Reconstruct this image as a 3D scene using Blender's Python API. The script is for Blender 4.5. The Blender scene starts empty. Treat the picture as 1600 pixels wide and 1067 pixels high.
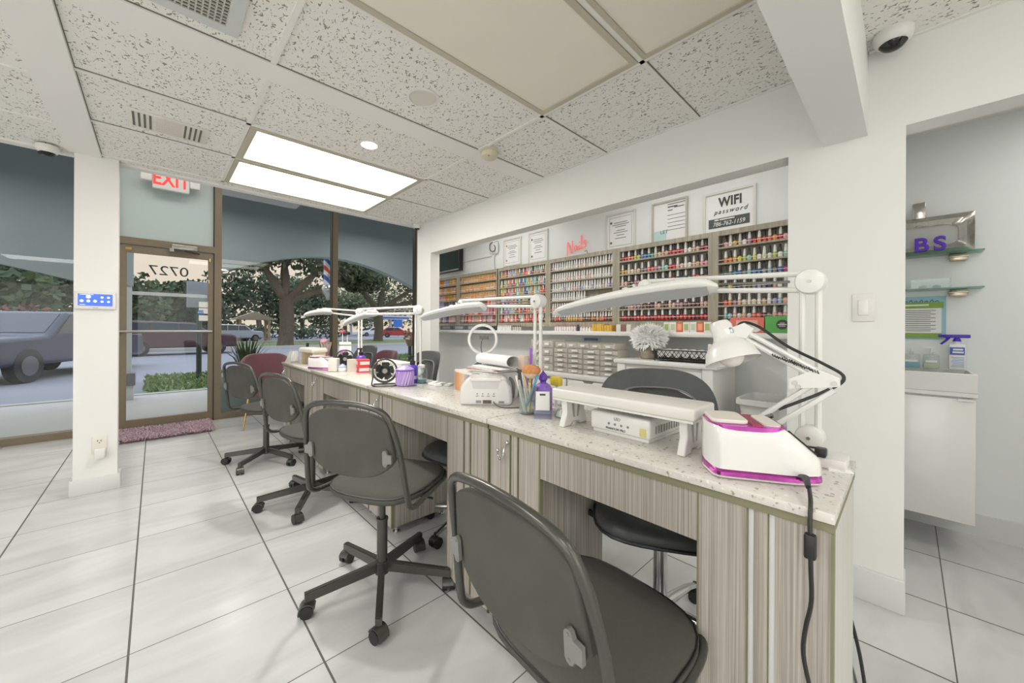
import bpy, bmesh, math, random
from mathutils import Vector, Matrix
random.seed(7)
D = bpy.data
SC = bpy.context.scene
COL = SC.collection
PI = math.pi

# ---------------------------------------------------------------- camera, world, lights, exposure
cam = D.objects.new('camera', D.cameras.new('camera'))
COL.objects.link(cam)
YAW, ROLL = .7528, .0055
f_ = Vector((math.sin(YAW), math.cos(YAW), 0))
r0 = Vector((math.cos(YAW), -math.sin(YAW), 0))
u0 = Vector((0, 0, 1))
rr = r0 * math.cos(ROLL) + u0 * math.sin(ROLL)
uu = -r0 * math.sin(ROLL) + u0 * math.cos(ROLL)
cam.matrix_world = Matrix(((rr.x, uu.x, -f_.x, 0), (rr.y, uu.y, -f_.y, 0), (rr.z, uu.z, -f_.z, 1.1904), (0, 0, 0, 1)))
cam.data.sensor_width = 36
cam.data.lens = 586.38 / 1600 * 36
cam.data.shift_x = (800 - 791.9) / 1600
cam.data.shift_y = (513.6 - 533.5) / 1600
cam.data.clip_start = .02
cam.data.clip_end = 300
SC.camera = cam
SC.cycles.transparent_max_bounces = 24
SC.view_settings.view_transform = 'Standard'
SC.view_settings.look = 'None'
SC.view_settings.gamma = 1
SC.view_settings.use_curve_mapping = False
SC.view_settings.exposure = .74

def lin(c):
    c = c / 255.0
    return c / 12.92 if c <= .04045 else ((c + .055) / 1.055) ** 2.4
def rgb(*c):
    return (lin(c[0]), lin(c[1]), lin(c[2]), 1)

W = D.worlds.new('dusk_sky'); SC.world = W; W.use_nodes = True
nt = W.node_tree; nt.nodes.clear()
wo = nt.nodes.new('ShaderNodeOutputWorld'); wb = nt.nodes.new('ShaderNodeBackground')
tc = nt.nodes.new('ShaderNodeTexCoord'); sx = nt.nodes.new('ShaderNodeSeparateXYZ'); cr = nt.nodes.new('ShaderNodeValToRGB')
nt.links.new(tc.outputs['Generated'], sx.inputs[0]); nt.links.new(sx.outputs['Z'], cr.inputs[0])
cr.color_ramp.elements[0].position = 0.0; cr.color_ramp.elements[0].color = rgb(160, 146, 131)
cr.color_ramp.elements[1].position = .6; cr.color_ramp.elements[1].color = rgb(206, 214, 230)
e = cr.color_ramp.elements.new(.24); e.color = rgb(162, 152, 144)
nt.links.new(cr.outputs[0], wb.inputs[0]); wb.inputs[1].default_value = 1.8
nt.links.new(wb.outputs[0], wo.inputs[0])

def area(name, loc, sx_, sy_, power, col=(1, .985, .96), rot=(0, 0, 0)):
    l = D.lights.new(name, 'AREA'); l.shape = 'RECTANGLE'; l.size = sx_; l.size_y = sy_; l.energy = power; l.color = col
    o = D.objects.new(name, l); o.location = loc; o.rotation_euler = rot; COL.objects.link(o); return o
# ceiling fill lights added out of view and in the aisle behind the partition
area('ceiling_fill_light', (.9, -1.0, 2.395), 1.2, .6, 5)
area('ceiling_fill_light', (-1.3, -.6, 2.395), 1.2, .6, 11)
area('ceiling_fill_light', (-1.3, 1.6, 2.395), 1.2, .6, 14)
area('ceiling_fill_light', (-1.3, -2.8, 2.395), 1.2, .6, 14)
area('ceiling_fill_light', (1.0, -2.8, 2.395), 1.2, .6, 10)
area('ceiling_fill_light', (2.62, 1.1, 2.395), .3, 1.2, 1.7)
area('ceiling_fill_light', (2.62, 3.0, 2.395), .3, 1.2, 2.2)
area('downlight_light', (1.038, 2.461, 2.39), .1, .1, 12)
area('entrance_light', (.6, 5.1, 3.28), 2.4, .5, 10)
area('entrance_light', (-2.2, 5.1, 3.28), 1.6, .5, 7)
area('ceiling_fill_light', (2.95, -1.2, 2.395), .6, 1.2, 6)
# broad fill lights added at the rear and left walls, lifting ceiling and walls
area('rear_fill_light', (-1.0, -4.9, 1.3), 4.5, 2.2, 48, (1, .992, .98), (PI / 2, 0, PI))
area('side_fill_light', (-3.9, .5, 1.3), 5.0, 2.2, 38, (1, .992, .98), (PI / 2, 0, -PI / 2))
# fill lights added under the arcade to brighten its stucco and the sidewalk
for ax_ in (-2.5, .5, 3.5, 7):
    area('arcade_fill_light', (ax_, 7.4, 3.38), 1.2, .5, 17, (1, .985, .97))

# ---------------------------------------------------------------- materials
MATS = {}
def newmat(name):
    m = D.materials.new(name); m.use_nodes = True; m.node_tree.nodes.clear(); return m, m.node_tree
def N(t, kind, **kw):
    n = t.nodes.new(kind)
    for k, v in kw.items(): setattr(n, k, v)
    return n
def mat(name, c, rough=.5, metal=0, var=.05, scale=14, bump=0, coat=0, sheen=0, emit=0, ec=None):
    if name in MATS: return MATS[name]
    m, t = newmat(name); L = t.links.new
    o = N(t, 'ShaderNodeOutputMaterial'); p = N(t, 'ShaderNodeBsdfPrincipled'); L(p.outputs[0], o.inputs[0])
    x = N(t, 'ShaderNodeTexCoord'); n = N(t, 'ShaderNodeTexNoise'); n.inputs['Scale'].default_value = scale; n.inputs['Detail'].default_value = 3
    L(x.outputs['Object'], n.inputs['Vector'])
    mx = N(t, 'ShaderNodeMix', data_type='RGBA'); b = rgb(*c)
    mx.inputs[6].default_value = tuple(max(0, v * (1 - var)) for v in b[:3]) + (1,)
    mx.inputs[7].default_value = tuple(min(1, v * (1 + var)) for v in b[:3]) + (1,)
    L(n.outputs[0], mx.inputs[0]); L(mx.outputs[2], p.inputs['Base Color'])
    p.inputs['Roughness'].default_value = rough; p.inputs['Metallic'].default_value = metal
    if coat: p.inputs['Coat Weight'].default_value = coat; p.inputs['Coat Roughness'].default_value = .08
    if sheen: p.inputs['Sheen Weight'].default_value = sheen
    if bump:
        bp = N(t, 'ShaderNodeBump'); bp.inputs['Strength'].default_value = bump; bp.inputs['Distance'].default_value = .004
        L(n.outputs[0], bp.inputs['Height']); L(bp.outputs[0], p.inputs['Normal'])
    if emit:
        p.inputs['Emission Color'].default_value = rgb(*(ec or c)); p.inputs['Emission Strength'].default_value = emit
    MATS[name] = m; return m
def glass(name, c=(255, 255, 255), refl=1.0, haze=0.0, hc=(255, 255, 255)):
    if name in MATS: return MATS[name]
    m, t = newmat(name); L = t.links.new
    o = N(t, 'ShaderNodeOutputMaterial'); tr = N(t, 'ShaderNodeBsdfTransparent'); g = N(t, 'ShaderNodeBsdfGlossy'); mx = N(t, 'ShaderNodeMixShader')
    tr.inputs[0].default_value = rgb(*c); g.inputs['Roughness'].default_value = .0
    lw = N(t, 'ShaderNodeLayerWeight'); lw.inputs[0].default_value = .5
    p = N(t, 'ShaderNodeMath', operation='POWER'); p.inputs[1].default_value = 4
    q = N(t, 'ShaderNodeMath', operation='MULTIPLY_ADD'); q.inputs[1].default_value = .9 * refl; q.inputs[2].default_value = .045 * refl
    L(lw.outputs['Facing'], p.inputs[0]); L(p.outputs[0], q.inputs[0]); L(q.outputs[0], mx.inputs[0])
    base = tr
    if haze:
        df = N(t, 'ShaderNodeBsdfDiffuse'); df.inputs[0].default_value = rgb(*hc); hx = N(t, 'ShaderNodeMixShader'); hx.inputs[0].default_value = haze
        L(tr.outputs[0], hx.inputs[1]); L(df.outputs[0], hx.inputs[2]); base = hx
    L(base.outputs[0], mx.inputs[1]); L(g.outputs[0], mx.inputs[2]); L(mx.outputs[0], o.inputs[0])
    MATS[name] = m; return m
def streak(name, cols, sx_, sz_, rough=.45, seed=0):
    """laminate with fine grain running up the panel"""
    m, t = newmat(name); L = t.links.new
    o = N(t, 'ShaderNodeOutputMaterial'); p = N(t, 'ShaderNodeBsdfPrincipled'); L(p.outputs[0], o.inputs[0])
    x = N(t, 'ShaderNodeTexCoord'); mp = N(t, 'ShaderNodeMapping'); mp.inputs['Scale'].default_value = (sx_, sx_, sz_); mp.inputs['Location'].default_value = (seed, seed, 0)
    L(x.outputs['Object'], mp.inputs[0])
    n1 = N(t, 'ShaderNodeTexNoise'); n1.inputs['Scale'].default_value = 1; n1.inputs['Detail'].default_value = 5; n1.inputs['Roughness'].default_value = .75
    L(mp.outputs[0], n1.inputs['Vector'])
    r = N(t, 'ShaderNodeValToRGB'); el = r.color_ramp.elements
    el[0].position = .30; el[0].color = rgb(*cols[0]); el[1].position = .70; el[1].color = rgb(*cols[2])
    k = el.new(.5); k.color = rgb(*cols[1])
    L(n1.outputs[0], r.inputs[0]); L(r.outputs[0], p.inputs['Base Color']); p.inputs['Roughness'].default_value = rough
    MATS[name] = m; return m

WHITE_WALL = mat('wall_paint', (231, 230, 226), .75, var=.015, scale=3)
WHITE_CEIL = mat('ceiling_paint', (236, 234, 229), .8, var=.02, scale=4)
COOL_WALL = mat('aisle_paint', (226, 229, 227), .7, var=.015, scale=3)
TBAR = mat('grid_bar', (234, 232, 226), .5, var=.03)
GLOSS = mat('gloss_white', (228, 226, 222), .22, var=.02, coat=.3)
PLAST = mat('white_plastic', (226, 224, 220), .38, var=.02)
LAMPW = mat('lamp_white', (226, 225, 220), .3, var=.02, coat=.2)
BLACK = mat('black_plastic', (34, 34, 33), .4, var=.1)
BLEATH = mat('black_leather', (72, 74, 74), .40, var=.25, scale=30, bump=.3)
CHROME = mat('chrome', (205, 205, 205), .12, 1, var=.02)
STEEL = mat('brushed_steel', (170, 168, 162), .35, 1, var=.08)
DKMET = mat('dark_metal', (84, 83, 79), .26, .5, var=.06)
FABRIC = mat('worn_black_fabric', (76, 75, 70), .75, var=.30, scale=9, bump=.15)
SEATF = mat('black_seat_fabric', (74, 73, 68), .7, var=.12, scale=90, bump=.1)
BRACK = mat('grey_bracket', (132, 131, 127), .4, .2, var=.05)
BRONZE = mat('bronze_frame', (126, 113, 92), .45, .15, var=.1, scale=30)
OLIVE = mat('olive_edge', (132, 130, 102), .5, var=.08)
GROOVE = mat('groove_white', (244, 244, 240), .25, .1, var=.02)
PURPLE = mat('purple_plastic', (104, 62, 168), .3, var=.1)
CREAM = mat('cream_plastic', (224, 220, 208), .45, var=.03)
RED = mat('red_print', (214, 70, 72), .5, var=.08)
PAPER = mat('paper', (232, 231, 228), .8, var=.02)
INK = mat('ink', (70, 72, 74), .7, var=.02)
GREYINK = mat('grey_ink', (130, 132, 132), .7, var=.02)
SILVER = mat('silver', (200, 196, 188), .18, 1, var=.15, scale=40, bump=.3)
MAGENTA = mat('magenta_chrome', (205, 96, 190), .16, .85, var=.25, scale=50)
PINKRED = mat('pink_foil', (196, 84, 112), .2, .6, var=.35, scale=160)
VELVET = mat('mauve_velvet', (114, 72, 80), .9, var=.1, scale=30, sheen=.5)
GOLD = mat('gold_metal', (196, 164, 100), .25, .9, var=.05)
GLASSW = glass('window_glass', (240, 243, 242), .42)
CLEAR = glass('clear_glass', (240, 245, 243), .9, .06)
ACRYL = glass('acrylic', (247, 246, 241), .6, .32, (242, 239, 230))
GREENGL = glass('shelf_glass', (204, 228, 218), 1.0, .12, (120, 168, 150))
WOOD = streak('grey_wood_laminate', ((128, 122, 112), (170, 163, 152), (203, 198, 188)), 170, 1.2)
WOOD2 = streak('grey_wood_rack', ((128, 122, 106), (158, 151, 133), (182, 175, 157)), 60, 2.0, seed=3)
WOODP = streak('pale_wood_laminate', ((182, 180, 172), (200, 198, 190), (212, 210, 204)), 90, 1.6, seed=5)

def quartz():
    m, t = newmat('speckled_quartz'); L = t.links.new
    o = N(t, 'ShaderNodeOutputMaterial'); p = N(t, 'ShaderNodeBsdfPrincipled'); L(p.outputs[0], o.inputs[0])
    x = N(t, 'ShaderNodeTexCoord')
    v = N(t, 'ShaderNodeTexNoise'); v.inputs['Scale'].default_value = 75; v.inputs['Detail'].default_value = 2; L(x.outputs['Object'], v.inputs['Vector'])
    r = N(t, 'ShaderNodeValToRGB'); el = r.color_ramp.elements
    el[0].position = .30; el[0].color = rgb(156, 150, 136); el[1].position = .38; el[1].color = rgb(212, 208, 199)
    k = el.new(.66); k.color = rgb(216, 212, 204); k = el.new(.72); k.color = rgb(232, 229, 221)
    L(v.outputs[0], r.inputs[0]); L(r.outputs[0], p.inputs['Base Color']); p.inputs['Roughness'].default_value = .16
    MATS['speckled_quartz'] = m; return m
QUARTZ = quartz()
def floor_mat():
    m, t = newmat('polished_floor_tile'); L = t.links.new
    o = N(t, 'ShaderNodeOutputMaterial'); p = N(t, 'ShaderNodeBsdfPrincipled'); L(p.outputs[0], o.inputs[0])
    x = N(t, 'ShaderNodeTexCoord'); s = N(t, 'ShaderNodeSeparateXYZ'); L(x.outputs['Object'], s.inputs[0])
    T = .5117
    def dist(out, off):
        a = N(t, 'ShaderNodeMath', operation='SUBTRACT'); a.inputs[1].default_value = off - 20 * T; L(out, a.inputs[0])
        b = N(t, 'ShaderNodeMath', operation='DIVIDE'); b.inputs[1].default_value = T; L(a.outputs[0], b.inputs[0])
        c = N(t, 'ShaderNodeMath', operation='FRACT'); L(b.outputs[0], c.inputs[0])
        d = N(t, 'ShaderNodeMath', operation='SUBTRACT'); d.inputs[1].default_value = .5; L(c.outputs[0], d.inputs[0])
        e_ = N(t, 'ShaderNodeMath', operation='ABSOLUTE'); L(d.outputs[0], e_.inputs[0])
        g = N(t, 'ShaderNodeMath', operation='FLOOR'); L(b.outputs[0], g.inputs[0])
        return e_, g
    dx, ix = dist(s.outputs['X'], -.0666); dy, iy = dist(s.outputs['Y'], 4.9964)
    gx = N(t, 'ShaderNodeMath', operation='GREATER_THAN'); gx.inputs[1].default_value = .5 - .0035 / T; L(dx.outputs[0], gx.inputs[0])
    gy = N(t, 'ShaderNodeMath', operation='GREATER_THAN'); gy.inputs[1].default_value = .5 - .0021 / T; L(dy.outputs[0], gy.inputs[0])
    gm = N(t, 'ShaderNodeMath', operation='MAXIMUM'); L(gx.outputs[0], gm.inputs[0]); L(gy.outputs[0], gm.inputs[1])
    cb = N(t, 'ShaderNodeCombineXYZ'); L(ix.outputs[0], cb.inputs[0]); L(iy.outputs[0], cb.inputs[1])
    wn = N(t, 'ShaderNodeTexWhiteNoise', noise_dimensions='2D'); L(cb.outputs[0], wn.inputs[0])
    va = N(t, 'ShaderNodeVectorMath', operation='MULTIPLY_ADD'); va.inputs[1].default_value = (9, 9, 9); L(wn.outputs['Color'], va.inputs[0])
    mp = N(t, 'ShaderNodeMapping'); mp.inputs['Scale'].default_value = (1.1, 3.2, 1); mp.inputs['Rotation'].default_value = (0, 0, .5)
    L(x.outputs['Object'], mp.inputs[0]); L(mp.outputs[0], va.inputs[2])
    n = N(t, 'ShaderNodeTexNoise'); n.inputs['Scale'].default_value = 1.3; n.inputs['Detail'].default_value = 6; n.inputs['Distortion'].default_value = 1.2
    L(va.outputs[0], n.inputs['Vector'])
    r = N(t, 'ShaderNodeValToRGB'); el = r.color_ramp.elements
    el[0].position = .32; el[0].color = rgb(187, 188, 187); el[1].position = .62; el[1].color = rgb(203, 203, 202)
    L(n.outputs[0], r.inputs[0])
    mx = N(t, 'ShaderNodeMix', data_type='RGBA'); L(gm.outputs[0], mx.inputs[0]); L(r.outputs[0], mx.inputs[6]); mx.inputs[7].default_value = rgb(92, 89, 82)
    L(mx.outputs[2], p.inputs['Base Color'])
    ro = N(t, 'ShaderNodeMath', operation='MULTIPLY_ADD'); ro.inputs[1].default_value = .5; ro.inputs[2].default_value = .2; L(gm.outputs[0], ro.inputs[0])
    L(ro.outputs[0], p.inputs['Roughness'])
    MATS['polished_floor_tile'] = m; return m
FLOORM = floor_mat()
def ceil_mat():
    m, t = newmat('fissured_ceiling_tile'); L = t.links.new
    o = N(t, 'ShaderNodeOutputMaterial'); p = N(t, 'ShaderNodeBsdfPrincipled'); L(p.outputs[0], o.inputs[0])
    x = N(t, 'ShaderNodeTexCoord'); mp = N(t, 'ShaderNodeMapping'); mp.inputs['Scale'].default_value = (1, .62, 1); L(x.outputs['Object'], mp.inputs[0])
    dn = N(t, 'ShaderNodeTexNoise'); dn.inputs['Scale'].default_value = 92; dn.inputs['Detail'].default_value = .6; dn.inputs['Distortion'].default_value = 1.1
    L(mp.outputs[0], dn.inputs['Vector'])
    r = N(t, 'ShaderNodeValToRGB'); el = r.color_ramp.elements
    el[0].position = .325; el[0].color = rgb(150, 144, 132); el[1].position = .365; el[1].color = rgb(236, 234, 228)
    L(dn.outputs[0], r.inputs[0]); L(r.outputs[0], p.inputs['Base Color']); p.inputs['Roughness'].default_value = .9
    bp = N(t, 'ShaderNodeBump'); bp.inputs['Strength'].default_value = .4; bp.inputs['Distance'].default_value = .004; L(r.outputs[0], bp.inputs['Height']); L(bp.outputs[0], p.inputs['Normal'])
    MATS['fissured_ceiling_tile'] = m; return m
CEILM = ceil_mat()

# ---------------------------------------------------------------- mesh helpers
class MB:
    def __init__(s): s.v = []; s.f = []; s.m = []
    def add(s, vs, fs, m=0):
        o = len(s.v); s.v += [tuple(v) for v in vs]; s.f += [tuple(i + o for i in f) for f in fs]; s.m += [m] * len(fs); return s
    def box(s, x0, x1, y0, y1, z0, z1, m=0, bev=0, seg=2):
        if bev:
            bm = bmesh.new(); bmesh.ops.create_cube(bm, size=1)
            for v in bm.verts: v.co = Vector(((x0 + x1) / 2 + v.co.x * (x1 - x0), (y0 + y1) / 2 + v.co.y * (y1 - y0), (z0 + z1) / 2 + v.co.z * (z1 - z0)))
            bmesh.ops.bevel(bm, geom=bm.edges[:], offset=bev, segments=seg, affect='EDGES', profile=.5)
            bm.verts.index_update(); s.add([v.co[:] for v in bm.verts], [[v.index for v in f.verts] for f in bm.faces], m); bm.free(); return s
        return s.add([(x0, y0, z0), (x1, y0, z0), (x1, y1, z0), (x0, y1, z0), (x0, y0, z1), (x1, y0, z1), (x1, y1, z1), (x0, y1, z1)],
                     [(0, 3, 2, 1), (4, 5, 6, 7), (0, 1, 5, 4), (1, 2, 6, 5), (2, 3, 7, 6), (3, 0, 4, 7)], m)
    def cyl(s, p, q, r, r2=None, n=14, m=0, cap=True):
        p = Vector(p); q = Vector(q); r2 = r if r2 is None else r2; d = (q - p).normalized()
        a = d.orthogonal().normalized(); b = d.cross(a); vs = []
        for c, R in ((p, r), (q, r2)):
            for i in range(n):
                t = 2 * PI * i / n; vs.append(c + a * (R * math.cos(t)) + b * (R * math.sin(t)))
        fs = [(i, (i + 1) % n, n + (i + 1) % n, n + i) for i in range(n)]
        if cap: fs += [tuple(range(n - 1, -1, -1)), tuple(range(n, 2 * n))]
        return s.add(vs, fs, m)
    def tube(s, pts, r, n=8, closed=False, m=0):
        P = [Vector(p) for p in pts]; k = len(P); vs = []; up = None
        for i in range(k):
            if closed: d = (P[(i + 1) % k] - P[i - 1]).normalized()
            else: d = (P[min(i + 1, k - 1)] - P[max(i - 1, 0)]).normalized()
            if up is None: up = d.orthogonal().normalized()
            a = (up - d * up.dot(d)); a = a.normalized() if a.length > 1e-6 else d.orthogonal().normalized(); b = d.cross(a); up = a
            R = r[i] if isinstance(r, (list, tuple)) else r
            for j in range(n):
                t = 2 * PI * j / n; vs.append(P[i] + a * (R * math.cos(t)) + b * (R * math.sin(t)))
        fs = []
        for i in range(k if closed else k - 1):
            i2 = (i + 1) % k
            for j in range(n): fs.append((i * n + j, i * n + (j + 1) % n, i2 * n + (j + 1) % n, i2 * n + j))
        if not closed: fs += [tuple(range(n - 1, -1, -1)), tuple(range((k - 1) * n, k * n))]
        return s.add(vs, fs, m)
    def lathe(s, prof, n=20, o=(0, 0, 0), m=0):
        vs = []; fs = []; k = len(prof)
        for r, z in prof:
            for i in range(n):
                t = 2 * PI * i / n; vs.append((o[0] + r * math.cos(t), o[1] + r * math.sin(t), o[2] + z))
        for i in range(k - 1):
            for j in range(n): fs.append((i * n + j, i * n + (j + 1) % n, (i + 1) * n + (j + 1) % n, (i + 1) * n + j))
        if prof[0][0] > 1e-5: fs.append(tuple(range(n - 1, -1, -1)))
        if prof[-1][0] > 1e-5: fs.append(tuple(range((k - 1) * n, k * n)))
        return s.add(vs, fs, m)
    def prism(s, poly, a0, a1, plane='xy', m=0):
        n = len(poly)
        def P(u, w, h): return {'xy': (u, w, h), 'xz': (u, h, w), 'yz': (h, u, w)}[plane]
        vs = [P(u, w, a0) for u, w in poly] + [P(u, w, a1) for u, w in poly]
        return s.add(vs, [tuple(range(n - 1, -1, -1)), tuple(range(n, 2 * n))] + [(i, (i + 1) % n, n + (i + 1) % n, n + i) for i in range(n)], m)
    def sph(s, c, rx, ry=None, rz=None, n=16, k=10, m=0):
        ry = rx if ry is None else ry; rz = rx if rz is None else rz
        vs = [(c[0], c[1], c[2] - rz)]
        for i in range(1, k):
            a = PI * i / k
            for j in range(n):
                t = 2 * PI * j / n; vs.append((c[0] + rx * math.sin(a) * math.cos(t), c[1] + ry * math.sin(a) * math.sin(t), c[2] - rz * math.cos(a)))
        vs.append((c[0], c[1], c[2] + rz)); fs = []
        for j in range(n): fs.append((0, 1 + (j + 1) % n, 1 + j)); fs.append((len(vs) - 1, 1 + (k - 2) * n + j, 1 + (k - 2) * n + (j + 1) % n))
        for i in range(k - 2):
            for j in range(n): fs.append((1 + i * n + j, 1 + i * n + (j + 1) % n, 1 + (i + 1) * n + (j + 1) % n, 1 + (i + 1) * n + j))
        return s.add(vs, fs, m)
    def tr(s, M, start=0):
        for i in range(start, len(s.v)): s.v[i] = tuple(M @ Vector(s.v[i]))
        return s
    def mesh(s, name, mats, ang=.7, flat=False):
        me = D.meshes.new(name); me.from_pydata(s.v, [], s.f)
        for mm in (mats if isinstance(mats, (list, tuple)) else [mats]): me.materials.append(mm)
        for i, p in enumerate(me.polygons): p.material_index = s.m[i]; p.use_smooth = not flat
        bm = bmesh.new(); bm.from_mesh(me); bmesh.ops.recalc_face_normals(bm, faces=bm.faces[:]); bm.to_mesh(me); bm.free()
        if not flat: me.set_sharp_from_angle(angle=ang)
        me.update(); return me
    def obj(s, name, mats, parent=None, loc=None, rot=None, label=None, **kw):
        o = D.objects.new(name, s.mesh(name, mats, **kw)); COL.objects.link(o)
        if parent: o.parent = parent
        if loc: o.location = loc
        if rot: o.rotation_euler = rot
        if label: o['label'] = label
        return o
def cat_rom(pts, k=6, closed=False):
    P = [Vector(p) for p in pts]; out = []; n = len(P)
    for i in range(n if closed else n - 1):
        if closed: a, b, c, d = P[i - 1], P[i], P[(i + 1) % n], P[(i + 2) % n]
        else: a, b, c, d = P[max(i - 1, 0)], P[i], P[i + 1], P[min(i + 2, n - 1)]
        for j in range(k):
            t = j / k
            out.append(.5 * ((2 * b) + (c - a) * t + (2 * a - 5 * b + 4 * c - d) * t * t + (3 * b - a - 3 * c + d) * t ** 3))
    if not closed: out.append(P[-1])
    return out
def thing(name, label, cat, loc=(0, 0, 0), rz=0, group=None):
    o = D.objects.new(name, None); COL.objects.link(o); o.empty_display_size = .05
    o.location = loc; o.rotation_euler = (0, 0, rz); o['label'] = label; o['category'] = cat
    if group: o['group'] = group
    return o
def tag(o, label, cat, group=None, kind=None):
    o['label'] = label; o['category'] = cat
    if group: o['group'] = group
    if kind: o['kind'] = kind
    return o
def struct(name, mb, mats, parent=None, label=None, **kw):
    o = mb.obj(name, mats, parent, **kw)
    if not parent: o['kind'] = 'structure'
    if label: o['label'] = label
    return o
def text(name, body, size, m, parent, loc, rot, ext=.0008, align='CENTER', shear=0, sx_=1, spacing=1, bev=0, bold=0):
    c = D.curves.new(name, 'FONT'); c.body = body; c.size = size; c.extrude = ext; c.align_x = align; c.align_y = 'CENTER'; c.shear = shear; c.bevel_depth = bev; c.offset = bold; c.space_character = spacing
    c.materials.append(m); q = D.objects.new(name, c); COL.objects.link(q); me = D.meshes.new_from_object(q); D.objects.remove(q)
    o = D.objects.new(name, me); COL.objects.link(o); o.parent = parent; o.location = loc; o.rotation_euler = rot; o.scale = (sx_, 1, 1); return o
def copy_tree(o, parent=None):
    c = o.copy(); COL.objects.link(c)
    if parent: c.parent = parent
    for ch in list(o.children): copy_tree(ch, c)
    return c
def rrect(w, h, r, n=5):
    out = []
    for cx, cy, a0 in ((w / 2 - r, h / 2 - r, 0), (-w / 2 + r, h / 2 - r, 90), (-w / 2 + r, -h / 2 + r, 180), (w / 2 - r, -h / 2 + r, 270)):
        for i in range(n + 1):
            a = math.radians(a0 + 90 * i / n); out.append((cx + r * math.cos(a), cy + r * math.sin(a)))
    return out
FACE_CUST = (PI / 2, 0, -PI / 2)   # lettering on a face that looks toward -X
FACE_DOOR = (PI / 2, 0, 0)         # lettering on a face that looks toward -Y
# ---------------------------------------------------------------- the setting
CZ = 2.4185
struct('floor', MB().box(-4, 3.6, -5, 6.2, -.1, 0), FLOORM)
struct('ceiling', MB().box(-4, 2.36, -5, 4.09, CZ, CZ + .05), CEILM)
struct('ceiling_aisle', MB().box(2.36, 3.62, -5, 4.09, CZ, CZ + .05), WHITE_CEIL)
struct('ceiling_entrance', MB().box(-4, 3.62, 4.09, 6.25, 3.3, 3.35).box(-4, 3.62, 4.09, 4.13, CZ, 3.3), WHITE_CEIL)
struct('wall_left', MB().box(-4.1, -4, -5, 6.25, -.1, 3.35), WHITE_WALL)
struct('wall_back', MB().box(-4, 3.6, -5.1, -5, -.1, 2.5), WHITE_WALL)
w = MB().box(2.3, 2.42, -.95, 4.04, 2.055, CZ)
w.box(2.3, 2.42, .007, .409, 0, 2.055).box(2.3, 2.42, 3.74, 4.04, 0, 2.055).box(2.3, 2.42, -5, -.95, 0, CZ)
struct('wall_right', w, WHITE_WALL)
struct('wall_aisle', MB().box(3.0, 3.6, .2, 4.09, 0, CZ), COOL_WALL)
struct('wall_niche', MB().box(3.5, 3.6, -5, .2, 0, CZ), COOL_WALL)
struct('wall_entrance', MB().box(3.0, 3.6, 4.09, 4.8, 0, 3.3).box(3.5, 3.6, 4.8, 6.25, 0, 3.3), COOL_WALL)
struct('column', MB().box(-.418, -.20, 3.986, 4.10, 0, CZ), WHITE_WALL)
# beams and flush plaster bands
struct('beam', MB().box(-4, 2.3, .123, .275, 2.055, CZ), WHITE_WALL)
struct('trim_1', MB().box(-.452, -.425, -5, 4.02, CZ - .006, CZ + .001).box(-.425, -.287, -5, 4.02, CZ - .012, CZ + .001).box(-.29, -.285, -5, 4.0, CZ - .004, CZ + .001), WHITE_CEIL)
struct('trim_2', MB().box(-.285, 2.3, 2.015, 2.165, CZ - .010, CZ + .001), WHITE_CEIL)
# exposed grid of the suspended ceiling
g = MB(); bw = .0115
def bar(x0, x1, y0, y1): g.box(x0, x1, y0, y1, CZ - .007, CZ + .001)
for y in (2.711, 3.321, 3.93): bar(-.285, 2.3, y - bw, y + bw)
for x in (.405, 1.624): bar(x - bw, x + bw, 2.165, 4.05)
for y in (.833, 1.4424, -.39, -1.0): bar(.4, 2.3, y - bw, y + bw)
for x in (.395, 1.619): bar(x - bw, x + bw, .28, 2.015); bar(x - bw, x + bw, -5, .12)
for y in (2.3, 2.91, 3.52, 1.69, 1.08, .47): bar(-4, -.452, y - bw, y + bw)
for x in (-1.66, -2.88): bar(x - bw, x + bw, .28, 4.05)
g.box(2.282, 2.3, .28, 4.05, CZ - .006, CZ + .001).box(2.282, 2.3, -.95, .12, CZ - .006, CZ + .001)
struct('trim_3', g, TBAR)
struct('trim_4', MB().box(-4, 2.3, 4.035, 4.10, CZ - .016, CZ + .001), WHITE_WALL)
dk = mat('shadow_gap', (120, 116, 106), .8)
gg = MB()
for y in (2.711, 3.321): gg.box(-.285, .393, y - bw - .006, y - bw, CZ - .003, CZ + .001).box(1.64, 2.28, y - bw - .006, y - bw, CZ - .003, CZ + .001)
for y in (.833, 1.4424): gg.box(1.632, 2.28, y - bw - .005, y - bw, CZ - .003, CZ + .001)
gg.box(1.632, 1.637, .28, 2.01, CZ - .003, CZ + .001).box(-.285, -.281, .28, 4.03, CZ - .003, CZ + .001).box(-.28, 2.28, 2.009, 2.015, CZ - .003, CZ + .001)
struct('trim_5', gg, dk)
# skirting
BASE = mat('skirting_tile', (212, 213, 211), .3, var=.02)
struct('baseboard_right', MB().box(2.285, 2.3, .004, .415, 0, .14, bev=.003).box(2.3, 2.42, .002, .007, 0, .14).box(2.285, 2.3, 3.735, 4.05, 0, .14), BASE)
struct('baseboard_column', MB().box(-.434, -.184, 3.97, 3.986, 0, .108, bev=.003).box(-.2, -.185, 3.986, 4.11, 0, .108).box(-.434, -.418, 3.986, 4.11, 0, .108), BASE)
struct('baseboard_aisle', MB().box(3.485, 3.5, -5, .2, 0, .13).box(2.985, 3.0, .2, 4.8, 0, .12), BASE)

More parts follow.
